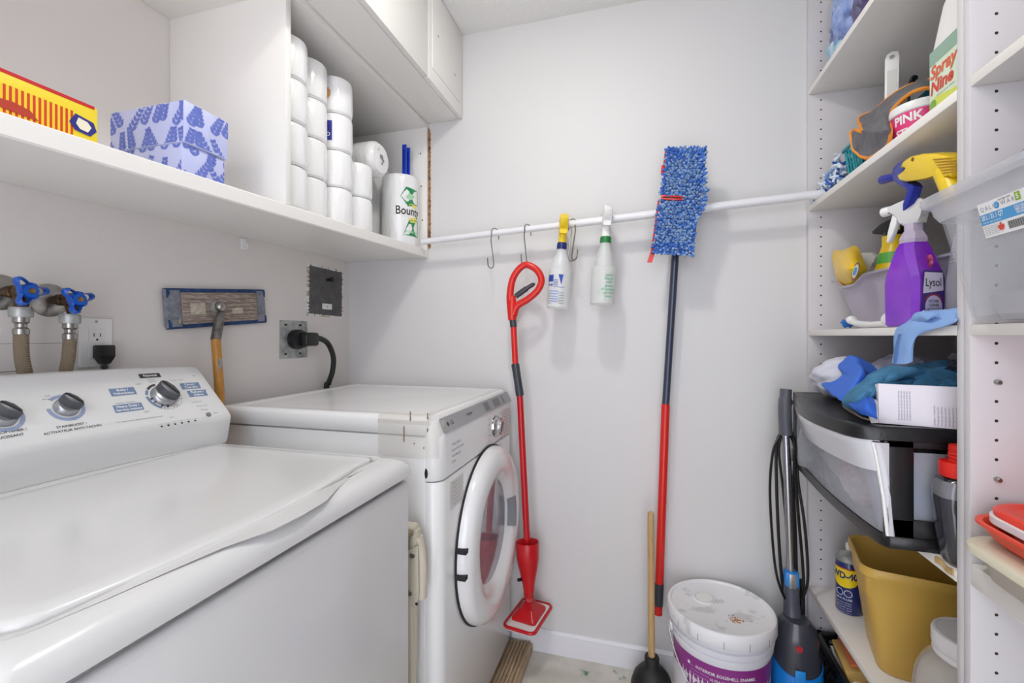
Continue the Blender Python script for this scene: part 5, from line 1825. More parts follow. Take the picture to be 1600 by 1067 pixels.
# big yellow and blue pump sprayer
t = thing('spray_bottle', 'large sprayer with yellow grip and blue curved trigger beside the clear tote', 'spray bottle', (.555, 1.02, Z3))
XT = .555
f2 = lambda px, py: pX(px, py, XT)
b = B()
outl = [(1418, 262), (1424, 251), (1436, 243), (1456, 239), (1478, 239), (1494, 242), (1503, 250), (1506, 268), (1500, 276), (1488, 272), (1476, 276), (1462, 274), (1446, 280), (1428, 283), (1418, 281), (1414, 273), (1424, 266), (1436, 262), (1430, 258)]
Mx = fr((XT - .016, 0, 0), (0, -1, 0), (0, 0, 1))
P = [(-f2(x, y).y, f2(x, y).z) for x, y in outl]
b.prism(P, .032, YEL, fr((XT + .016, 0, 0), (0, -1, 0), (0, 0, 1)), .0) if False else b.prism(P, -.032, YEL, fr((XT - .016, 0, 0), (0, -1, 0), (0, 0, 1)), .004)
b.tube([f2(1478, 268), f2(1489, 290), f2(1500, 320)], [.019, .020, .021], YEL, 20)
for k in range(6):
    y0_ = 246 + 4.2 * k
    p_, q_ = pX(1458 + 3 * k, y0_ + 3, XT - .0172), pX(1494, y0_, XT - .0172)
    b.tube([p_, q_], .0011, mat('grip_line', 'c99714', .5), 5)
b.lathe([(0, 0), (.0042, 0), (.0035, .0012), (0, .0014)], mat('grip_pin', '7a4f12', .5), 14, M=axis(pX(1426, 249, XT - .0165), (-1, 0, 0)))
b.build('grip_head', t, ang=50)
BLU = mat('trigger_blue', '1f2c9c', .3)
b = B()
outl = [(1410, 254), (1418, 250), (1421, 257), (1432, 259), (1428, 263), (1416, 268), (1413, 273), (1415, 282), (1424, 286), (1431, 286), (1435, 291), (1427, 318), (1418, 331), (1413, 329), (1420, 314), (1427, 296), (1424, 292), (1412, 288), (1403, 283), (1400, 272), (1402, 262)]
b.prism([(-f2(x, y).y, f2(x, y).z) for x, y in outl], -.018, BLU, fr((XT - .009, 0, 0), (0, -1, 0), (0, 0, 1)), .0025)
b.build('trigger', t)
b = B().tube([f2(1401, 275), f2(1398, 276), f2(1397, 276.5), f2(1379.5, 281)], [.0075, .0078, .009, .0105], BLU, 16)
b.build('nozzle', t)
b = B()
n0 = f2(1500, 318)
b.lathe([(0, .001), (.033, .001), (.035, .008), (.035, .12), (.030, .15), (.018, .17), (.018, .20), (0, .20)], YEL, 28, M=T((.665, 1.017, Z3)))
b.tube(smooth([n0, n0 + Vector((.03, -.006, -.02)), (.655, 1.017, Z3 + .215), (.665, 1.017, Z3 + .19)]), .0185, YEL, 16)
b.build('bottle_body', t)
# dish brush
t = thing('dish_brush', 'white dish brush with blue bristle tips lying before the lilac bin', 'brush', (.55, 1.37, Z3))
b = B()
bp_ = [pX(1330, 499, .541), pX(1336, 504, .541), pX(1352, 507, .540), pX(1372, 507.5, .540), pX(1388, 506, .542)]
for v in bp_: v.z = max(v.z, Z3 + .009)
b.tube(smooth(bp_), [.0135] * 4 + [.010] * 10 + [.0085] * 11, WHT, 14, flat=.8)
b.blob(pX(1392, 500, .545) + Vector((0, 0, .0)), (.018, .020, .019), WHT, 0, sub=3, zmin=Z3 + .0005)
b.build('handle', t)
b = B()
for k in range(40):
    y = bp_[0].y + .004 + rnd.random() * .014
    b.tube([(.541 + rnd.uniform(-.011, .011), y - .004, Z3 + .013 + rnd.uniform(-.006, .008)), (.541 + rnd.uniform(-.014, .014), y + .016, Z3 + .014 + rnd.uniform(-.011, .012))], .0016, mat('bristle_blue', '1f6fc4', .6), 5)
b.build('bristles', t)
# light blue cloth draped over the shelf edge
SKY = mat('sky_cloth', '8fb4ea', .9, bump=.25, bscale=180)
t = thing('cleaning_cloth', 'light blue cloth bunched on the third shelf and hanging over its edge', 'cloth', (.55, 1.1, Z3))
b = B()
b.sheet([[pX(1436, 494, .60), pX(1462, 488, .585), pX(1480, 486, .575), pX(1503, 480, .565)],
         [pX(1420, 503, .56), pX(1440, 490, .545), pX(1470, 486, .535), pX(1500, 484, .535)],
         [pX(1416, 506, .545), pX(1426, 501, .525), pX(1452, 498, .522), pX(1494, 493, .527)],
         [pX(1406, 511, .535), pX(1420, 508, .518), pX(1440, 504, .518), pX(1494, 500, .522)],
         [pX(1400, 520, .521), pX(1412, 516, .512), pX(1430, 512, .512), pX(1476, 510, .518)],
         [pX(1398, 545, .519), pX(1408, 540, .511), pX(1420, 535, .510), pX(1434, 524, .514)],
         [pX(1395, 567, .519), pX(1404, 569, .513), pX(1414, 569, .513), pX(1424, 566, .516)]], SKY, 50, 26, .004, .002, 28)
b.build('cloth_body', t)
b = B()
b.sheet([[pX(1424, 500, .53), pX(1432, 490, .521), pX(1444, 486, .522)], [pX(1428, 503, .525), pX(1440, 494, .512), pX(1452, 488, .516)], [pX(1440, 503, .522), pX(1452, 498, .512), pX(1468, 491, .516)]], SKY, 14, 14, .004, .003, 50)
b.sheet([[pX(1397, 569, .517), pX(1399, 545, .513), pX(1405, 522, .510)], [pX(1401, 570, .513), pX(1403, 546, .508), pX(1409, 522, .507)]], mat('cloth_shadow_blue', '5f87c4', .9), 4, 14, .003)  # darker blue strip paints shade into the cloth's hanging edge
b.build('cloth_fold', t)

# ---- fourth shelf: black drawer tower unit with translucent drawer
Z4 = .8045
t = thing('drawer_unit', 'low black plastic drawer unit with a bowed translucent drawer on the fourth shelf', 'drawer unit', (.62, 1.33, Z4))
fcurve = [(.462, 1.618), (.447, 1.56), (.430, 1.49), (.410, 1.41), (.394, 1.33), (.387, 1.24), (.391, 1.15), (.402, 1.085), (.418, 1.057), (.448, 1.045)]
fc = [(v.x, v.y) for v in smooth([(x, y, 0) for x, y in fcurve], 4)]


def slab(g, z):
    """drawer-unit outline grown by g"""
    pts = [(x - g, y + (g if y > 1.5 else (-g if y < 1.1 else 0))) for x, y in fc]
    return [(x, y, z) for x, y in pts] + [(.52, 1.045 - g, z), (.80, 1.045 - g, z), (.80, 1.618 + g, z), (.60, 1.618 + g, z)]


BLK = mat('drawer_black', '161618', .32, bump=.08, bscale=200)
b = B()
b.loft([slab(0, 1.012), slab(.004, 1.014), slab(.004, 1.036), slab(.001, 1.040), slab(-.012, 1.0405), slab(-.02, 1.0385)], BLK)
b.build('top_panel', t, ang=45)
shr = .055


def low(x, f):
    return x * (1 - f) + (.442 + (x - .384) * .3) * f if x < .5 else x


def slab2(g, z, f=1.0):
    return [(low(x, f), y, z) for x, y, z in slab(g, z)]


b = B()
b.loft([slab2(0, Z4 + .0005), slab2(.002, Z4 + .004), slab2(.003, Z4 + .020), slab2(0, Z4 + .024)], BLK)
b.build('base_rail', t, ang=45)
b = B()
for (y0, y1) in ((1.047, 1.053), (1.610, 1.616)):
    b.box(.456, .500, y0, y1, Z4 + .018, 1.013, BLK, .001)
    b.box(.548 if False else .60, .80, y0, y1, Z4 + .018, 1.013, BLK, .001)
    b.box(.452, .80, y0, y1, Z4 + .018, .862, BLK, .001)
    b.box(.452, .80, y0, y1, 1.0, 1.013, BLK, .001)
b.box(.795, .80, 1.05, 1.61, Z4 + .018, 1.013, BLK)
b.build('side_frame', t)
MILK = mat('drawer_translucent', 'd0d3de', .22, clear=.62, coat=.4)
MILK2 = mat('drawer_lip', 'dcdde2', .25, clear=.15, coat=.4)
b = B()


def fwall(z, s, f):
    return [(low(x, f) + s, y, z) for x, y in fc[2:-2]]


rows = [fwall(Z4 + .026, .006, .95), fwall(Z4 + .10, .008, .6), fwall(.985, .010, .1)]
b.sheet(rows, MILK, 10, 40, .003)
dy0, dy1 = fc[-4][1], fc[2][1]
for y, s in ((1.058, 1), (1.60, -1)):
    b.sheet([[(.462, y, z) for z in (Z4 + .026, .90, .99)], [(.60, y, z) for z in (Z4 + .026, .90, .99)], [(.785, y, z) for z in (Z4 + .026, .90, .99)]], MILK, 8, 6, .002)
b.box(.47, .785, 1.06, 1.598, Z4 + .0255, Z4 + .028, MILK)
DR = b.build('drawer', t)
b = B()
b.sheet([fwall(.952, .006, .22), fwall(.985, .002, .08), fwall(1.0095, -.001, 0), fwall(1.0105, .012, 0)], MILK2, 10, 40, .003)
b.build('drawer_lip', DR)
b = B()
ce = [(low(fc[-3][0], f) + g, fc[-3][1], z) for f, g, z in ((.95, .003, Z4 + .024), (.6, .004, Z4 + .10), (.1, .003, .985), (0, 0, 1.008))]
b.sheet([[(x, y, z) for x, y, z in ce], [(x + .009, y - .003, z) for x, y, z in ce], [(.459, 1.0462, z) for x, y, z in ce]], MILK2, 8, 12, .0025)
b.tube([(x - .001, y - .002, z) for x, y, z in ce], .0035, WHT, 8)
b.build('drawer_corner', DR)
tag(B().sheet([[(.50, 1.10, .86), (.50, 1.3, .845), (.50, 1.5, .86)], [(.58, 1.09, .93), (.57, 1.3, .92), (.58, 1.5, .90)], [(.70, 1.08, .95), (.70, 1.3, .955), (.70, 1.5, .93)]], mat('folded_white_cloth', 'dfe0e8', .9, bump=.3, bscale=40), 20, 20, .05, .012, 14).build('white_cloth', None, (.6, 1.3, .86)), 'white cloth bundle seen through the translucent drawer', 'cloth')
tag(B().blob((.62, 1.125, .885), (.13, .055, .05), mat('drawer_blue_cloth', '3b8fc0', .9, bump=.4, bscale=60, var='2f6f9c', vscale=40), .15, 2.5, 4, 4, zmin=Z4 + .029).build('blue_cloth', None, (.62, 1.12, .885)), 'bright blue ribbed cloth showing at the side of the black drawer unit', 'cloth')
tag(B().blob((.475, 1.20, .90), (.035, .05, .055), mat('drawer_pink_cloth', 'e0a9a4', .9, var='d9dbe4', vscale=14), .25, 2.5, 2, 4).build('pink_cloth', None, (.475, 1.2, .9)), 'pale pink crumpled cloth pressed behind the translucent drawer front', 'cloth')
b = B()
b.lathe([(0, 0), (.032, 0), (.034, .006), (.034, .08), (.030, .105), (.018, .13), (.013, .137), (.013, .15), (0, .15)], mat('clear_bottle', 'b9bec4', .12, clear=.6, coat=.5), 28, M=T((.478, 1.525, Z4 + .029)))
b.lathe([(.0, .148), (.016, .148), (.016, .165), (0, .165)], mat('bottle_cap_tan', 'b7aa98', .5), 20, M=T((.478, 1.525, Z4 + .029)))
tag(b.build('clear_bottle', None, (.478, 1.525, Z4 + .03)), 'clear bottle with ribbed sides inside the far end of the drawer', 'bottle')

# paper box with the flap open, and cloths heaped around it
ZD = 1.041
t = thing('paper_box', 'white printed carton with torn flap leaning on the black drawer unit', 'box', (.66, 1.06, ZD))
b = B()
o = pZ(1373, 661, ZD)
c2 = pY(1500, 666, o.y - .035)
c2.z = ZD
e1 = (c2 - o).normalized()
Mb = fr(o, e1, (.0, .12, 1))
b.box(0, .215, 0, .079, -.125, 0, mat('box_card', 'e3dfe6', .6), .001, M=Mb)
b.build('carton', t)
b = B()
tx = mat('box_ink', '8d8a98', .6)
for k in range(5):
    b.text('Directions for use and care of this item', .0042, tx, Mb @ T((.031 + .0042 * k, .038, .0006)) @ Matrix.Rotation(PI / 2, 4, 'Z'), sx=.85)
for k in range(7):
    b.text('Warning keep away from' if k else 'Ingredients – Composition', .0042, tx, Mb @ T((.083 + .0052 * k, .003, .0006)) @ Matrix.Rotation(PI / 2, 4, 'Z'), align='LEFT', sx=.85)
for k in range(3):
    b.text('1234 5678', .0042, tx, Mb @ T((.124 + .0045 * k, .004, .0006)) @ Matrix.Rotation(PI / 2, 4, 'Z'), align='LEFT')
b.flatpoly([(.119, .053), (.139, .053), (.139, .068), (.119, .068)], mat('box_blue', '2a5aa8', .5), Mb @ T((0, 0, .0006)))
b.text('eco', .008, WHT, Mb @ T((.129, .060, .0009)))
b.build('printed_text', t)
b = B()
b.sheet([[Mb @ Vector(p) for p in ((.002, .0, -.005), (.002, .02, -.004), (.0, .042, -.006))], [Mb @ Vector(p) for p in ((-.012, -.001, .006), (-.016, .02, -.01), (-.005, .048, -.02))]], mat('box_flap', 'e9e4e2', .6), 4, 6, .001)
b.sheet([[pZ(1364, 657, ZD + .003), pZ(1345, 650, ZD + .003), pZ(1332, 641, ZD + .003), pZ(1315, 632, ZD + .004)], [pZ(1386, 660, ZD + .002), pZ(1352, 655, ZD + .002), pZ(1333, 646, ZD + .002), pZ(1318, 637, ZD + .002)]], mat('box_flap_tan', 'cdbfae', .7), 4, 14, .0015)
b.build('torn_flap', t)


def heap(name, label, cat_, ctrl, m, thick=.006, amp=.003, freq=24, nu=32, nv=32, group=None):
    b = B()
    b.sheet(ctrl, m, nu, nv, thick, amp, freq)
    o = b.build(name, None, tuple(ctrl[0][0]))
    return tag(o, label, cat_, group)


P_ = lambda rows: [[pX(px, py, X) for (px, py, X) in r] for r in rows]
b = B().blob((.545, 1.475, 1.095), (.075, .12, .060), mat('white_sack_cloth', 'd6d8e4', .8, bump=.3, bscale=30), .16, 1.8, 5, 5, ridge=False, zmin=ZD + .0005)
tag(b.build('white_cloth', None, (.545, 1.475, ZD)), 'white crumpled cloth heaped at the far end of the black drawer unit', 'cloth')
b = B().blob((.64, 1.38, 1.10), (.07, .10, .068), mat('lilac_cloth', 'a6a4b4', .85, bump=.3, bscale=40), .12, 2.0, 9, 5, zmin=ZD + .0005)
tag(b.build('grey_cloth', None, (.64, 1.38, ZD)), 'lilac-grey cloth behind the bright blue one on the drawer unit', 'cloth')
BLC = mat('royal_blue_cloth', '3f73dc', .75, bump=.2, bscale=150)
t = thing('blue_cloth', 'smooth royal blue cloth tumbling over the white cloth on the drawer unit', 'cloth', (.50, 1.40, ZD))
b = B()
b.sheet(P_([[(1318, 560, .53), (1326, 556, .525), (1336, 556, .53), (1348, 562, .545), (1372, 580, .56)],
            [(1311, 573, .50), (1326, 572, .50), (1340, 568, .505), (1352, 575, .52), (1368, 588, .545)],
            [(1318, 585, .495), (1330, 590, .475), (1344, 584, .475), (1352, 590, .495), (1358, 600, .53)],
            [(1300, 597, .470), (1316, 606, .458), (1332, 604, .455), (1344, 604, .475), (1350, 612, .51)],
            [(1284, 600, .470), (1302, 614, .445), (1318, 620, .438), (1330, 616, .452), (1340, 622, .49)],
            [(1288, 606, .462), (1304, 620, .440), (1316, 626, .436), (1324, 624, .45), (1330, 628, .47)]]), BLC, 44, 34, .004, .004, 22)
b.build('cloth_body', t)
TEC = mat('teal_towel', '4f8fb8', .95, bump=.7, bscale=220, var='3d7599', vscale=30)
t = thing('teal_towel', 'teal terry towel folded behind the white carton', 'towel', (.58, 1.25, ZD))
b = B()
b.sheet(P_([[(1316, 620, .448), (1326, 610, .452), (1340, 600, .47), (1358, 590, .50), (1378, 577, .54)],
            [(1320, 628, .436), (1332, 620, .435), (1346, 608, .45), (1366, 596, .48), (1390, 574, .54)],
            [(1326, 634, .438), (1340, 626, .432), (1354, 614, .445), (1374, 600, .49), (1408, 574, .55)],
            [(1336, 636, .445), (1350, 626, .442), (1362, 612, .46), (1386, 596, .51), (1432, 577, .57)],
            [(1350, 630, .46), (1362, 618, .46), (1374, 606, .48), (1400, 596, .54), (1452, 583, .60)],
            [(1362, 626, .48), (1372, 612, .49), (1386, 604, .51), (1420, 598, .56), (1474, 598, .62)]]), TEC, 44, 40, .010, .004, 24)
b.blob((.66, 1.235, 1.10), (.10, .12, .058), TEC, .14, 2.2, 3, 5, zmin=ZD + .0005)
b.build('towel_body', t)
BLC2 = mat('deep_blue_cloth', '2c62c8', .8, bump=.3, bscale=150)
t = thing('blue_cloth', 'deep blue cloth tucked under the torn flap of the white carton', 'cloth', (.44, 1.15, ZD))
b = B()
b.sheet(P_([[(1322, 630, .436), (1334, 622, .440), (1350, 618, .445), (1366, 624, .455)], [(1328, 634, .426), (1342, 632, .424), (1354, 628, .430), (1368, 634, .445)],
            [(1336, 640, .424), (1348, 640, .422), (1358, 641, .428), (1369, 646, .440)], [(1346, 645, .428), (1354, 648, .428), (1362, 650, .434), (1371, 655, .444)]]), BLC2, 26, 26, .004, .004, 30)
b.build('cloth_body', t)
b = B().blob((.72, 1.13, 1.135), (.10, .14, .075), mat('black_bag', '242329', .22, bump=.5, bscale=40, var='4a4850', vscale=10, coat=.4), .20, 2.6, 6, 5, zmin=ZD + .0005)
tag(b.build('plastic_bag', None, (.72, 1.13, ZD)), 'crumpled black plastic bag stuffed at the back of the drawer unit top', 'bag')
# dark bottle with red cap on the same shelf, in front of the drawer unit's side
OX, OY = .582, 1.0085
t = thing('oil_bottle', 'dark grey liquid bottle with a red ribbed cap by the shelf divider', 'bottle', (OX, OY, Z4))
om = lambda hx, hy, z, r=.018: ring(rr(OX - hx, OX + hx, OY - hy, OY + hy, min(r, hx - .001, hy - .001), 5, 3), z)
B().loft([om(.050, .022, Z4 + .0005), om(.054, .0265, Z4 + .006), om(.062, .0275, Z4 + .06), om(.0665, .028, Z4 + .11), om(.067, .028, Z4 + .135), om(.062, .027, Z4 + .150), om(.046, .024, Z4 + .158), om(.042, .022, Z4 + .162)], mat('bottle_dark', '3a3b42', .18, coat=.5, var='2b2c34', vscale=4), ang=50) if False else None
b = B()
b.loft([om(.050, .022, Z4 + .0005), om(.054, .0265, Z4 + .006), om(.062, .0275, Z4 + .06), om(.0665, .028, Z4 + .11), om(.067, .028, Z4 + .135), om(.062, .027, Z4 + .150), om(.046, .024, Z4 + .158), om(.042, .022, Z4 + .162)], mat('bottle_dark', '3a3b42', .18, coat=.5, var='2b2c34', vscale=4))
b.build('bottle_body', t, ang=50)
b = B()
b.loft([om(.0672, .0282, Z4 + .122), om(.0674, .0284, Z4 + .136), om(.0622, .0272, Z4 + .1508)], mat('bottle_shoulder', '77777c', .2, coat=.4), False, False)
b.build('bottle_shoulder', t, ang=50)
b = B()
cx_ = OX - .030
b.lathe([(0, .158), (.030, .158), (.031, .162), (.031, .180), (.029, .184), (.017, .185), (.0165, .190), (.018, .192), (.0165, .195), (.018, .198), (.0165, .201), (.0175, .204), (.0165, .214), (0, .215)], RED, 32, M=T((cx_, OY, Z4)))
b.build('cap', t)

# ---- bottom shelf
Z5 = .3945
CX, CY_ = .596, 1.588
t = thing('lubricant_can', 'blue and yellow aerosol lubricant can at the back of the lowest shelf', 'spray can', (CX, CY_, Z5))
b = B()
CAN = mat('can_blue', '1d2c6e', .25, coat=.4)
b.lathe([(0, 0), (.031, 0), (.033, .003), (.033, .148), (.031, .153), (0, .153)], CAN, 36, M=T((CX, CY_, Z5)))
b.build('can_body', t)
b = B()
aC = math.radians(228)
b.lathe([(.0333, .1), (.0333, .1002)], CAN, 20, M=T((CX, CY_, Z5))) if False else None
w_ = lambda d, z, l=.0006: cyl(.033, aC + d, Z5 + z, CX, CY_, l)
YC = mat('can_yellow', 'f2d416', .35)
vs = []
hp = [(-.038, .022), (.038, .022)] + [(.038 * math.cos(k * PI / 10) , -.004 - .024 * math.sin(k * PI / 10) ** .7) for k in range(0, 11)]
n = len(hp)
dense = []
for i in range(n):
    p, q = hp[i], hp[(i + 1) % n]
    dense += [(p[0] + (q[0] - p[0]) * k / 6, p[1] + (q[1] - p[1]) * k / 6) for k in range(6)]
mid_ = [(x, 0) for x, y in dense]
top_ = [(x, y) for x, y in dense]
wv = w_(0, .108)
for k in range(28):
    xa, xb = -.038 + .076 * k / 28, -.038 + .076 * (k + 1) / 28
    bot = lambda x: -.004 - .026 * max(0, 1 - (x / .038) ** 2) ** .5
    b.add([wv(xa, .024), wv(xb, .024), wv(xb, bot(xb)), wv(xa, bot(xa))], [(0, 1, 2, 3)], YC)
b.patch(w_(0, .137), -.1, .1, -.0045, -.002, mat('can_red', 'b3202c', .4), 40, 1)
b.text('WD-40', .026, CAN, warp=w_(0, .112, .0011), bold=.04, sx=.85)
for k, dx in enumerate((-.32, .32)):
    b.lathe([(.0085, 0), (.0105, 0), (.0105, .0003), (.0085, .0003)], mat('can_white', 'c9cde0', .4), 20, cap=False, M=T(w_(dx, .062)(0, 0)) @ axis((0, 0, 0), (math.cos(aC + dx), math.sin(aC + dx), 0)))
b.text('MULTI-USE', .0085, mat('can_white2', 'c9cde0', .4), warp=w_(0, .044, .001), bold=.02)
for k, s_ in enumerate(('extreme danger', 'vapour harmful', 'flammable spray', 'contents under', 'pressure 311 g')): b.text(s_, .0062, mat('can_white3', 'b9bfd8', .4), warp=w_(0, .034 - .007 * k, .001))
b.build('printed_label', t)
b = B()
b.lathe([(0, .150), (.0325, .150), (.0335, .154), (.0325, .157), (.026, .168), (.016, .176), (.014, .178), (.014, .181), (0, .181)], GALV, 30, M=T((CX, CY_, Z5)))
b.build('can_dome', t)
B().lathe([(0, .180), (.008, .180), (.0085, .196), (.007, .201), (0, .202)], WHT, 18, M=T((CX, CY_, Z5))).build('nozzle', t)
# mustard waste bin
t = thing('waste_bin', 'empty mustard-yellow rectangular waste bin standing on the lowest shelf', 'bin', (.70, 1.37, Z5))
MUST = mat('mustard_plastic', 'd8b054', .4, bump=.06, bscale=120, stretch=(1, 1, 6))
phi = math.radians(-13)
e1, e2 = Vector((math.cos(phi), math.sin(phi), 0)), Vector((-math.sin(phi), math.cos(phi), 0))
Cb = Vector((.512, 1.292, 0)) + e1 * .158 + e2 * .112


def br(h1_, h2_, z, r=.035, sh=0.0):
    return [tuple(Cb + e1 * (x + sh) + e2 * y + Vector((0, 0, z))) for x, y in rr(-h1_, h1_, -h2_, h2_, r, 6, 4)]


ZR = .655
b = B()
b.loft([br(.118, .083, Z5 + .0005), br(.122, .087, Z5 + .008), br(.146, .101, .575), br(.150, .104, .582), br(.1535, .1075, .628), br(.160, .114, .634), br(.160, .114, .648), br(.157, .111, ZR), br(.152, .106, .652), br(.149, .103, .62), br(.143, .098, .575), br(.117, .082, Z5 + .012)], MUST)
b.build('bin_body', t, ang=50)
# jar with white lid
JX2, JY2 = .632, 1.105
t = thing('glass_jar', 'round clear jar with a white screw lid beside the mustard bin', 'jar', (JX2, JY2, Z5))
JG = mat('jar_clear', 'd6d2cc', .12, clear=.45, coat=.6)
b = B()
b.lathe([(0, 0), (.092, 0), (.098, .006), (.0995, .05), (.099, .10), (.094, .135), (.082, .165), (.066, .182), (.060, .19), (.060, .20)], JG, 48, M=T((JX2, JY2, Z5)))
b.build('jar_body', t)
b = B()
b.lathe([(.055, .186), (.0665, .186), (.068, .19), (.0665, .194), (.0655, .197), (.068, .2), (.069, .204), (.069, .226), (.067, .231), (.062, .2325), (.060, .230), (0, .230)], mat('jar_lid', 'eceaea', .4), 48, M=T((JX2, JY2, Z5)))
b.build('screw_lid', t)
b = B().blob((JX2 + .004, JY2, Z5 + .055), (.082, .082, .052), mat('jar_powder', 'd8cfc4', .9, bump=.4, bscale=90), .06, 3, 2, 4, zmin=Z5 + .003)
b.build('jar_contents', t)
b = B()
b.loft([ring(rr(JX2 - .128, JX2 - .085, JY2 - .02, JY2 + .09, .012, 4, 3), z) for z in (Z5 + .0005, Z5 + .042)] + [ring(rr(JX2 - .126, JX2 - .087, JY2 - .018, JY2 + .088, .011, 4, 3), Z5 + .045)], mat('tub_clear', 'dfdcda', .3, clear=.2))
tag(b.build('small_tub', None, (JX2 - .107, JY2 + .035, Z5)), 'low translucent white tub at the front of the lowest shelf before the jar', 'tub')

# ---- under the lowest shelf: black crate
t = thing('storage_crate', 'black open-lattice plastic crate on the floor under the lowest shelf', 'crate', (.66, 1.45, 0))
kx0, kx1, ky0, ky1, kh = .542, .82, 1.12, 1.69, .262
CRT = mat('crate_black', '0e0e10', .35)
b = B()
b.box(kx0, kx1, ky0, ky1, .0, .006, CRT)
for (xa, xb, ya, yb) in ((kx0, kx0 + .006, ky0, ky1), (kx1 - .006, kx1, ky0, ky1), (kx0, kx1, ky0, ky0 + .006), (kx0, kx1, ky1 - .006, ky1)):
    b.box(xa - .004, xb + .004, ya - .004, yb + .004, kh - .022, kh, CRT, .003)
    for z in (.02, .06, .10, .14, .18, .215): b.box(xa, xb, ya, yb, z, z + .010, CRT)
    if xb - xa < .01:
        for k in range(20):
            y = ya + (yb - ya) * k / 19
            b.box(xa, xb, y - .004, y + .004, .0, kh - .01, CRT)
    else:
        for k in range(10):
            x = xa + (xb - xa) * k / 9
            b.box(x - .004, x + .004, ya, yb, .0, kh - .01, CRT)
for (x, y) in ((kx0 + .008, ky0 + .008), (kx0 + .008, ky1 - .008), (kx1 - .008, ky0 + .008), (kx1 - .008, ky1 - .008)):
    b.box(x - .014, x + .014, y - .014, y + .014, 0, kh, CRT, .004)
b.build('crate_body', t)
t = thing('sponge_block', 'tan sponge block with an orange top lying in the black crate', 'sponge', (.63, 1.48, .2))
Ms = fr((.594, 1.56, .268), (-.10, -1, -.03), (.95, -.10, .22))
b = B().box(-.070, .075, -.034, .034, -.035, .012, mat('sponge_tan', 'c9a45c', .95, bump=.6, bscale=120), .004, M=Ms)
b.build('sponge_base', t)
b = B().box(-.069, .058, -.016, .0335, .0125, .022, mat('sponge_orange', 'e07a50', .95, bump=.6, bscale=120), .003, M=Ms)
b.build('sponge_top', t)
b = B().sheet([[(.57, 1.66, .235), (.60, 1.62, .25), (.62, 1.60, .24)], [(.563, 1.55, .225), (.572, 1.56, .262), (.60, 1.56, .25)], [(.563, 1.42, .215), (.575, 1.42, .24), (.60, 1.43, .235)], [(.563, 1.30, .225), (.58, 1.28, .25), (.61, 1.30, .24)]], mat('white_plastic_film', 'dcdce0', .35, bump=.5, bscale=30), 30, 16, .003, .006, 26)
tag(b.build('white_bag', None, (.58, 1.48, .23)), 'crumpled white plastic bag along the inner side of the black crate', 'bag')
b = B()
b.box(.665, .70, 1.20, 1.62, .225, .295, mat('teal_scourer', '1f5f86', .95, bump=.8, bscale=90), .008, 3)
tag(b.build('scrub_pad', None, (.68, 1.41, .225)), 'long dark teal scrubbing pad standing behind the sponge block in the crate', 'scrub pad')
b = B().box(.60, .655, 1.19, 1.40, .175, .235, mat('carton_white_blue', 'dcdbe6', .5), .003)
b.box(.5995, .6005, 1.28, 1.33, .18, .23, mat('carton_blue_edge', '2c4f9c', .5))
tag(b.build('small_carton', None, (.63, 1.3, .175)), 'small white and blue carton in the front of the black crate', 'carton')

# ------------------------------------------------------------------ near unit: clear tote
t = thing('clear_tote', 'clear plastic storage tote with a printed label jutting out of the nearest shelf', 'storage tote', (.62, .74, 1.2345))
ZT = 1.2345
TOTE = mat('tote_clear', 'e4e6ec', .18, clear=.80, coat=.35)
TOTER = mat('tote_rim', 'e0e1e6', .25, clear=.45, coat=.35)
tb = lambda f, g=0.0: ring(rr(.497 - .036 * f + g, .79 + .02 * f - g, .535 - .015 * f + g, .905 + .022 * f - g, .035, 6, 5), 0)
lv = lambda f, z, g=0.0: [(x, y, z) for x, y, _ in tb(f, g)]
b = B()
b.loft([lv(0, ZT + .001, .012), lv(0, ZT + .004, .004), lv(.05, ZT + .012), lv(.92, ZT + .175)], TOTE, True, False)
b.loft([lv(.05, ZT + .013, .003), lv(.92, ZT + .175, .003)], TOTE, False, False)
b.build('tote_body', t, ang=50)
b = B()
b.loft([lv(.92, ZT + .165), lv(.98, ZT + .176, -.004), lv(1, ZT + .198, -.007)], TOTER, False, False)
b.build('tote_rim', t, ang=50)
b = B()
b.loft([lv(1, ZT + .190, -.012), lv(1, ZT + .196, -.016), lv(1, ZT + .205, -.016), lv(1, ZT + .209, -.010), lv(1, ZT + .2095, .02)], TOTER, True, True)
b.build('tote_lid', t, ang=50)
b = B()
qa, qb = pX(1527, 320, .470), pX(1600, 293, .470)
fx = lambda z: .4975 - .036 * min(1, (z - ZT - .012) / .163) - .0007
sl = .036 / .163


def tw(y, z):
    return (fx(z), y, z)


p00, p01 = pX(1527, 318, fx(1.40)), pX(1535, 374, fx(1.36))
Mt = fr((fx(1.395), p00.y, 1.395), (0, -1, 0), (-sl, 0, 1))
LW = .105
H0 = (pX(1527, 318, fx(1.40)).z - pX(1535, 374, fx(1.35)).z)
Mt = fr((fx(p01.z), p00.y, p01.z), (0, -1, 0), (-sl, 0, 1))
b.flatpoly([(0, 0), (LW, 0), (LW, H0), (0, H0)], mat('tote_label_white', 'ecebec', .45), Mt)
b.flatpoly([(0, H0 * .36), (LW, H0 * .36), (LW, H0 * .66), (0, H0 * .66)], mat('tote_label_blue', '4a9ad2', .45), Mt @ T((0, 0, .0003)))
b.text('QALI', .0085, INKL, Mt @ T((.004, H0 * .80, .0004)), align='LEFT', spacing=1.5)
b.text('WARE', .0085, INKL, Mt @ T((.042, H0 * .80, .0004)), align='LEFT', spacing=1.5)
b.lathe([(0, 0), (.0048, 0), (0, .0003)], mat('tote_label_blue2', '3f93cc', .45), 20, M=Mt @ T((.0345, H0 * .80, .0003)))
b.text('G', .006, WHT, Mt @ T((.0345, H0 * .80, .0009)))
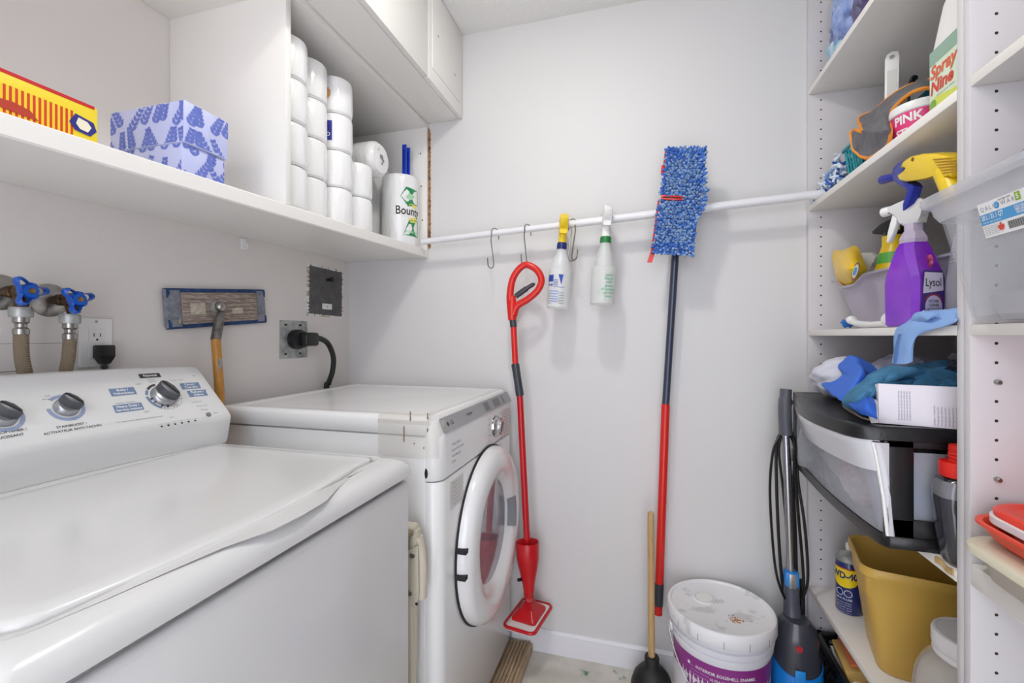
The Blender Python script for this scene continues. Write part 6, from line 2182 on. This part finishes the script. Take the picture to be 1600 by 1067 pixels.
b.text('20 L / 21.1 QT', .0092, WHT, Mt @ T((.003, H0 * .555, .0006)), align='LEFT', bold=.02, sx=.72)
b.text('with lid / avec couvercle', .0034, WHT, Mt @ T((.003, H0 * .42, .0006)), align='LEFT')
for k, s_ in enumerate(('STACKABLE', 'EMPILABLE', 'APILABLE')): b.text(s_, .0050, WHT, Mt @ T((.071, H0 * (.59 - .075 * k), .0006)), bold=.01, sx=.7)
b.text('CLEARTOTE' if False else 'storage tote', .0044, INK, Mt @ T((.050, H0 * .92, .0006)))
b.flatpoly([(.067, H0 * .73), (.076, H0 * .73), (.076, H0 * .95), (.067, H0 * .95)], mat('tote_label_green', '8db92e', .45), Mt @ T((0, 0, .0004)))
b.text('5', .009, WHT, Mt @ T((.0715, H0 * .83, .0008)), bold=.03)
for k in range(26):
    b.flatpoly([(.045 + k * .00125, H0 * .08), (.045 + k * .00125 + (.0004, .0007, .0009)[k * 7 % 3], H0 * .08), (.045 + k * .00125 + (.0004, .0007, .0009)[k * 7 % 3], H0 * .29), (.045 + k * .00125, H0 * .29)], INKB, Mt @ T((0, 0, .0004)))
leaf = [(0, -.0075), (.0006, -.003), (.004, -.0036), (.0034, -.002), (.0064, .0012), (.0052, .0018), (.0058, .0042), (.0036, .0038), (.0030, .0050), (.0014, .0030), (.0022, .0068), (.0010, .0062), (0, .0088)]
b.flatpoly(leaf + [(-x, y) for x, y in leaf[::-1][1:-1]], mat('leaf_red', 'd8432f', .45), Mt @ T((.033, H0 * .18, .0004)))
for k in range(6): b.text('fits under most beds etc', .0026, INKL, Mt @ T((.003, H0 * (.30 - .045 * k), .0004)), align='LEFT')
b.build('printed_label', t)
# things in the tote
b = B()
b.loft([[(x, y, z) for x, y, z in ((.535, .52 + .04, ZT + .006), (.535, .885, ZT + .006), (.70, .885, ZT + .006), (.70, .56, ZT + .006))], [(.520, .56, ZT + .052), (.520, .885, ZT + .044), (.72, .885, ZT + .060), (.72, .56, ZT + .066)]], mat('grey_fabric_box', 'a9a9ae', .7))
tag(b.build('grey_pouch', None, (.62, .72, ZT + .006)), 'flat grey pouch lying in the bottom of the clear tote', 'pouch')
b = B()
for k in range(3):
    c = Vector((.565 + .02 * k, .745 - .012 * k, ZT + .072 + .008 * k))
    b.tube([c + Vector((.05 * math.cos(a) * .4 + .035 * k * 0, .085 * math.cos(a), .028 * math.sin(a) + .01 * math.sin(2 * a + k))) for a in [2 * PI * j / 40 for j in range(40)]], .0052, WHT, 8, closed=True)
tag(b.build('white_cable', None, (.57, .74, ZT + .06)), 'coiled white cable on the grey pouch inside the clear tote', 'cable')
# dark cap lying on the tote lid
t = thing('striped_hat', 'dark navy hat with white and orange stripes lying on the clear tote', 'hat', (.57, .82, ZT + .21))
b = B()
cp = lambda rows: [[Vector(p) for p in r] for r in rows]
zt = ZT + .2105
b.loft([[(.60 + a_ * math.cos(k * 2 * PI / 32), .80 + c_a * math.sin(k * 2 * PI / 32), zt + z) for k in range(32)] for a_, c_a, z in ((.092, .118, .001), (.096, .122, .006), (.094, .119, .016), (.082, .10, .034), (.06, .07, .050), (.03, .035, .058))], mat('cap_navy', '23263a', .8, bump=.3, bscale=120))
b.build('crown', t, ang=60)
b = B()
for (f0, f1, m) in ((.016, .020, mat('cap_white', 'dfe3ee', .8)), (.022, .027, mat('cap_sky', '9fb4dc', .8)), (.031, .038, mat('cap_orange', 'c9602a', .8)), (.041, .045, mat('cap_cream', 'e6dcc8', .8))):
    def cr_(z):
        tt = [(.016, .094, .119), (.034, .082, .10), (.050, .06, .07)]
        for i in range(2):
            if z <= tt[i + 1][0]:
                f = (z - tt[i][0]) / (tt[i + 1][0] - tt[i][0])
                return tt[i][1] + (tt[i + 1][1] - tt[i][1]) * f + .0008, tt[i][2] + (tt[i + 1][2] - tt[i][2]) * f + .0008
    b.loft([[(.60 + cr_(z)[0] * math.cos(k * 2 * PI / 40), .80 + cr_(z)[1] * math.sin(k * 2 * PI / 40), zt + z) for k in range(40)] for z in (f0, f1)], m, False, False)
b.build('stripes', t)

# ---- near unit: stack of food containers on the lower shelf
Z6 = .8365
t = thing('food_container', 'cream plastic food container at the bottom of the stack on the near shelf', 'food container', (.68, .76, Z6), group='food containers stacked on the near shelf')
cr2 = lambda x0, x1, y0, y1, z, r=.05: ring(rr(x0 - .038, x1 - .038, y0, y1, r, 10, 3), z)
b = B()
b.loft([cr2(.557, .80, .60, .905, Z6 + .0005), cr2(.553, .805, .596, .910, Z6 + .004), cr2(.545, .812, .59, .918, Z6 + .042)], mat('cream_translucent', 'cfc6b8', .35, clear=.12))
b.build('container_body', t, ang=50)
b = B()
b.loft([cr2(.538, .818, .585, .925, Z6 + .036), cr2(.533, .822, .58, .930, Z6 + .039), cr2(.533, .822, .58, .930, Z6 + .049), cr2(.537, .818, .584, .926, Z6 + .053), cr2(.55, .80, .60, .91, Z6 + .0535)], mat('cream_lid', 'ddd8c0', .4))
b.build('lid', t, ang=50)
t = thing('food_container', 'shallow orange-red open tray between the cream container and the red-lidded one', 'food container', (.68, .76, Z6 + .054), group='food containers stacked on the near shelf')
b = B()
z0 = Z6 + .0545 - .004 * 0
b.loft([cr2(.570, .80, .61, .905, z0), cr2(.556, .81, .60, .912, z0 + .012), cr2(.545, .815, .594, .918, z0 + .030), cr2(.540, .82, .59, .922, z0 + .032), cr2(.540, .82, .59, .922, z0 + .036), cr2(.546, .812, .596, .916, z0 + .036), cr2(.558, .80, .61, .905, z0 + .012), cr2(.575, .79, .62, .90, z0 + .003)], ORANGERED)
b.build('tray_body', t, ang=50)
t = thing('food_container', 'food container with a bright red lid on top of the stack', 'food container', (.69, .75, Z6 + .058), group='food containers stacked on the near shelf')
b = B()
z1 = z0 + .004
b.loft([cr2(.582, .785, .63, .893, z1), cr2(.576, .79, .625, .897, z1 + .01), cr2(.570, .797, .618, .903, z1 + .034)], mat('pink_translucent', 'd99a92', .35, clear=.1))
b.build('container_body', t, ang=50)
b = B()
b.loft([cr2(.560, .806, .61, .912, z1 + .030, .055), cr2(.553, .812, .605, .917, z1 + .033, .055), cr2(.553, .812, .605, .917, z1 + .043, .055), cr2(.558, .808, .609, .913, z1 + .046, .055)], mat('lid_rim_white', 'e3e0e2', .4))
LD = b.build('lid_rim', t, ang=50)
b = B()
b.loft([cr2(.556, .809, .608, .914, z1 + .0445, .055), cr2(.5555, .809, .6075, .9145, z1 + .052, .055), cr2(.559, .806, .611, .911, z1 + .0555, .055), cr2(.567, .798, .619, .903, z1 + .0555, .05), cr2(.571, .794, .623, .899, z1 + .052, .05), cr2(.58, .785, .632, .89, z1 + .0515, .05)], mat('lid_red', 'ea3a20', .35))
b.build('lid', t, ang=50)

for o in bpy.data.objects:
    if '_o' in o: del o['_o']
